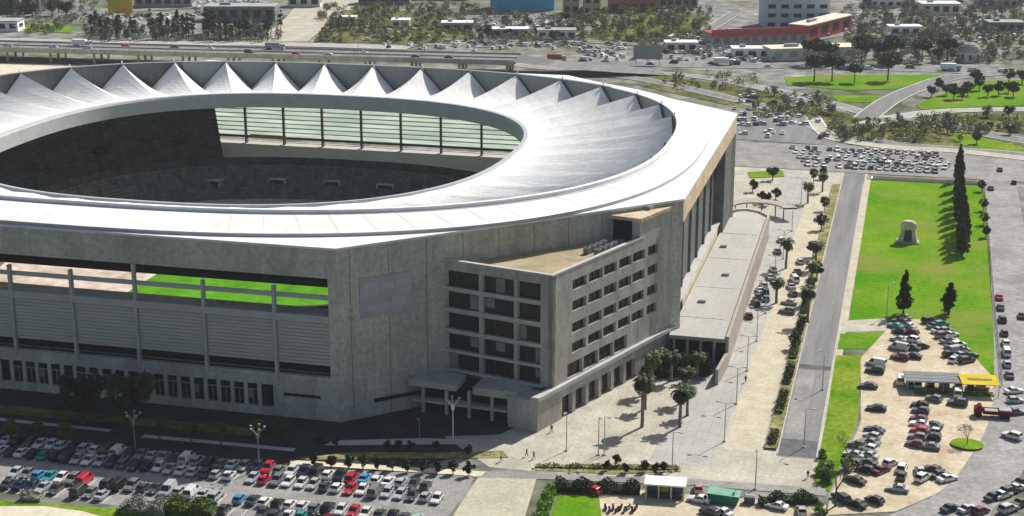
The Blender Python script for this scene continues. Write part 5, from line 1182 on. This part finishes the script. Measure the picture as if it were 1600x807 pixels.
for i in range(12):
    x = 20 + i * 62 + rng.uniform(-15, 15); p = at(x, 70 + x * .024 + rng.choice((0, 4)), 7); r.put(p.x, p.y, VR + rng.choice((0, math.pi)), rng.choice(['saloon', 'van']), rng.choice(['white', 'dark grey', 'silver', 'red']), 7.0)
r.done()
r = Row('level highway traffic', 'left end', 'cars on the motorway', False)
for i in range(14):
    x = 900 + i * 52 + rng.uniform(-15, 15); p = at(x, 98 + max(0, x - 900) * .021 + rng.choice((-1.5, 1.5))); r.put(p.x, p.y, VR + rng.choice((0, math.pi)), rng.choice(['saloon', 'van']), rng.choice(['white', 'dark grey', 'silver', 'navy']), .1)
r.done()
def building(x0, x1, yb, h, dep, wall_, roof_, label, rows=2, cols=4, yb1=None, name='building', cat='building', win=None, wh=.5):
    a = at(x0, yb); b = at(x1, yb if yb1 is None else yb1); a.z = b.z = 0; W_ = (b - a).length; t = thing(name, label, cat, a, math.atan2(b.y - a.y, b.x - a.x))
    MB().box(0, W_, 0, dep, 0, h).build('wall', wall_, t); r_ = MB().box(-.4, W_ + .4, -.4, dep + .4, h, h + .5).build('roof', roof_, t)
    MB().box(W_ * .2, W_ * .35, dep * .4, dep * .6, h + .5, h + 2).build('roof_unit', M['c_grey'], r_)
    for i in range(rows):
        for j in range(cols):
            cw = W_ / cols; z0 = h * (i + .3) / rows; MB().box(cw * (j + .2), cw * (j + .8), -.06, .05, z0, z0 + h / rows * wh).build('window', win or M['glass_dark'], t)
    for j in range(max(1, cols // 3)):
        dw = dep / max(1, cols // 3); MB().box(W_ - .05, W_ + .06, dw * (j + .25), dw * (j + .75), h * .35, h * .7).build('window', win or M['glass_dark'], t)
    return t
building(766, 866, 17, 26, 20, M['c_blue'], M['c_slate'], 'bright blue building cut by the top edge', 0, 3)
building(952, 1028, 18, 18, 18, M['c_brick'], M['c_slate'], 'reddish brown brick building cut by the top edge', 3, 5)
building(880, 905, 24, 14, 12, M['c_tan'], M['c_cream'], 'narrow tan building between the blue and brick ones, left', 2, 2); building(912, 938, 26, 13, 12, M['c_tan'], M['c_grey'], 'narrow tan building between the blue and brick ones, right', 2, 2)
building(1195, 1295, 46, 27, 26, M['c_paleblue'], M['c_grey'], 'pale blue office tower with square dark windows', 5, 5, name='office_tower', wh=.45)
building(1112, 1262, 74, 7, 14, M['c_grey'], M['c_red'], 'long low building with red eaves below the office tower', 1, 10, 68, win=M['c_mid'], wh=.4)
t = kit('red_canopy', 'red fascia band on the long building, bending up to the right', 'canopy', at(1110, 66)); 
a = at(1110, 60); b = at(1262, 56); c = at(1330, 34)
bpy.data.objects.remove(t)
t = building(1262, 1330, 66, 9, 12, M['c_red'], M['c_cream'], 'red walled wing rising right of the long low building', 1, 4, 48)
a = at(1112, 74); b = at(1262, 68); dd = (b - a).normalized(); nn = Vector((dd.y, -dd.x, 0))
lr = [o for o in COL.objects if o.get('label') == 'long low building with red eaves below the office tower'][0]
W_ = (b - a).length; MB().box(-.6, W_ + .6, -.9, -.42, 5.4, 9.6).build('red_fascia', M['c_red'], lr)
building(1205, 1340, 96, 6, 14, M['c_cream'], M['c_cream'], 'low cream shed behind the dark round trees', 1, 6, 92, win=M['c_grey']); building(1145, 1205, 92, 5, 10, M['white'], M['white'], 'small white shed left of the cream one', 1, 3)
building(0, 62, 22, 12, 20, M['c_slate'], M['c_mid'], 'dark grey hall behind the trees at the upper left', 1, 5); building(-20, 28, 50, 6, 14, M['white'], M['c_grey'], 'white low hall at the left edge beside the green patch', 1, 3)
building(320, 430, 34, 9, 16, M['c_mid'], M['c_grey'], 'grey hall behind the avenue of dark trees', 1, 6); building(450, 500, 12, 7, 14, M['c_cream'], M['white'], 'cream shed on the bare pale ground', 1, 3)
building(560, 640, 8, 9, 14, M['c_mid'], M['c_slate'], 'dark hall above the dry slope', 1, 5); building(612, 640, 44, 4.5, 9, M['white'], M['white'], 'small white house among the shrubs of the dry slope', 1, 2); building(690, 738, 50, 5, 10, M['c_grey'], M['white'], 'pale roofed shed at the right end of the dry slope', 1, 3)
building(520, 556, 38, 4, 8, M['c_cream'], M['c_cream'], 'cream hut at the left of the dry slope', 1, 2); building(1030, 1090, 12, 12, 14, M['c_mid'], M['c_mid'], 'dark block between the brick building and the office tower', 2, 5)
building(1360, 1410, 12, 9, 14, M['white'], M['c_cream'], 'white block at the upper right, left of the town trees', 2, 4); building(1440, 1500, 24, 7, 14, M['c_cream'], M['white'], 'cream shed among the trees at the upper right', 1, 4); building(1530, 1590, 12, 10, 14, M['c_grey'], M['c_slate'], 'grey block with dark roof at the upper right corner', 2, 5)
building(1390, 1440, 56, 5, 9, M['white'], M['white'], 'small white shed beside the diagonal road', 1, 3); building(1545, 1600, 52, 6, 12, M['c_mid'], M['c_grey'], 'grey shed below the corner block', 1, 4); building(840, 900, 62, 5, 10, M['white'], M['c_grey'], 'white shed below the blue building', 1, 4); building(770, 826, 60, 5, 9, M['c_grey'], M['white'], 'grey shed with white roof left below the blue building', 1, 4)
building(1040, 1090, 82, 5, 9, M['c_cream'], M['white'], 'cream workshop left of the red eaved building', 1, 3); building(660, 740, 0, 9, 14, M['c_tan'], M['c_mid'], 'tan block at the top edge left of the blue building', 1, 4); building(210, 300, 12, 8, 14, M['c_grey'], M['white'], 'pale hall at the top edge above the avenue', 1, 6)
# billboard, highway sign, domed pavilion
p = at(190, 42); t = kit('billboard', 'yellow and orange billboard on posts above the avenue of trees', 'billboard', (p.x, p.y, 0), YAW)
kp(t, 'panel', MB().box(-7.5, 7.5, -.2, .2, 8, 17), M['c_yellow']); kp(t, 'lower_band', MB().box(-3, 6, -.26, -.2, 8, 12), mat('orange print', (.62, .30, .03), .6))
for x in (-5, 5): kp(t, 'post', MB().tube((x, .5, 0), (x, .5, 16), .35), M['steel'])
p = at(1012, 103); t = kit('highway_sign', 'pale grey green back of a large sign board over the highway', 'road sign', (p.x, p.y, 0), YAW)
kp(t, 'panel', MB().box(-7.5, 7.5, -.15, .15, 3.4, 10.5), M['fascia'])
for x in (-6, 0, 6): kp(t, 'post', MB().tube((x, .35, 0), (x, .35, 10), .22), M['pole'])
p = at(1515, 96); t = kit('domed_pavilion', 'small round pale domed pavilion among trees behind the highway', 'pavilion', (p.x, p.y, 0))
dm = MB(); q = []
for j in range(6):
    a = j / 5 * math.pi / 2; q.append([(5.5 * math.cos(a) * math.cos(b), 5.5 * math.cos(a) * math.sin(b), 5 + 5 * math.sin(a)) for b in np.linspace(0, 2 * math.pi, 16, endpoint=False)])
loft(dm, q); kp(t, 'dome', dm, M['c_grey']); kp(t, 'drum', MB().tube((0, 0, 0), (0, 0, 5), 5.6, n=16), M['c_cream'])
for k in range(8):
    a = k * math.pi / 4; kp(t, 'window', MB().box(5.5 * math.cos(a) - .6, 5.5 * math.cos(a) + .6, 5.5 * math.sin(a) - .6, 5.5 * math.sin(a) + .6, 1.5, 4), M['glass_dark'])

# far clutter: rows of parked vehicles and pallets of the town, too many and small to count
q = MB(); rr = random.Random(77)
for (x0, y0, x1, y1, n_, a) in ((760, 36, 900, 58, 90, .1), (1040, 54, 1112, 84, 110, -.6), (1130, 84, 1215, 100, 50, .2), (1400, 30, 1600, 66, 110, .3), (560, 30, 740, 66, 50, .2), (300, 2, 430, 30, 60, 0), (600, 66, 980, 80, 60, 0), (1290, 20, 1400, 60, 50, .8), (130, 24, 300, 36, 40, 0), (900, 80, 1130, 96, 50, 0)):
    for _ in range(n_):
        u = rr.random(); v = rr.random(); p = at(x0 + (x1 - x0) * u, y0 + (y1 - y0) * v); rz = a + rr.choice((0, math.pi / 2)) + rr.uniform(-.1, .1); c = CARS[rr.choice(['hatchback', 'saloon', 'suv', 'van'])]; mb, gl, h, w = c['raw']
        mi = rr.choice((0, 0, 0, 1, 2, 3)); cs, sn = math.cos(rz), math.sin(rz)
        q.add([(p.x + i * cs - j * sn, p.y + i * sn + j * cs, k + .1) for i, j, k in mb.v], mb.f, mi); q.add([(p.x + i * cs - j * sn, p.y + i * sn + j * cs, k + .1) for i, j, k in gl.v], gl.f, 4)
tag(q.build('distant_town_cars', [M['white'], M['rim'], M['c_slate'], M['c_grey'], M['glass_car']]), 'countless small cars parked between the sheds and trees of the town', 'cars', kind='stuff')
def woods(name, label, areas, fm, n_leaf, seed):
    q_ = random.Random(seed); mb = MB()
    for (x0, y0, x1, y1, n_) in areas:
        for _ in range(n_):
            u = q_.random(); v = q_.random(); p = at(x0 + (x1 - x0) * u, y0 + (y1 - y0) * v); r_ = q_.uniform(1.2, 3.0); h_ = q_.uniform(2.0, 4.5)
            for _k in range(n_leaf):
                while True:
                    d = Vector((q_.uniform(-1, 1), q_.uniform(-1, 1), q_.uniform(0, 1)))
                    if (d.x ** 2 + d.y ** 2 + (d.z * 2 - 1) ** 2) < 1: break
                leaf_quad(mb, Vector((p.x + d.x * r_, p.y + d.y * r_, .3 + d.z * h_)), .6, q_)
    tag(mb.build(name, fm), label, 'bushes', kind='stuff')
woods('olive_scrub', 'olive and yellow green scrub covering the dry slopes behind the highway', [(500, 10, 745, 68, 170), (900, 14, 1112, 66, 170), (1330, 30, 1600, 96, 120), (40, 40, 110, 54, 20)], M['f_olive'], 60, 501)
woods('grey_scrub', 'grey green scrub and hedges filling the town behind the highway', [(-10, 0, 200, 40, 110), (130, 40, 440, 66, 90), (740, 24, 905, 72, 120), (1320, 0, 1610, 70, 230), (1000, 56, 1150, 88, 70), (1280, 84, 1610, 100, 80), (560, 0, 760, 30, 60)], M['f_grey'], 60, 502)
woods('verge_scrub', 'low olive scrub on the rough verges between the junction roads', [(1030, 120, 1180, 142, 26), (1180, 150, 1300, 186, 40), (1296, 194, 1480, 224, 60), (1430, 184, 1610, 210, 40)], M['f_olive'], 40, 503)
# haze: one closed box of thin pale air
hz = MB().box(-5200, 5200, -700, 7200, -1, 131).build('haze', [])
hm = bpy.data.materials.new('haze air'); hm.use_nodes = True; t_ = hm.node_tree
for n_ in list(t_.nodes):
    if n_.type != 'OUTPUT_MATERIAL': t_.nodes.remove(n_)
pv = t_.nodes.new('ShaderNodeVolumePrincipled'); pv.inputs['Color'].default_value = (.86, .9, .93, 1); pv.inputs['Density'].default_value = .00006; pv.inputs['Anisotropy'].default_value = .2
t_.links.new(pv.outputs[0], [n_ for n_ in t_.nodes if n_.type == 'OUTPUT_MATERIAL'][0].inputs['Volume'])
hz.data.materials.append(hm); tag(hz, kind='stuff')
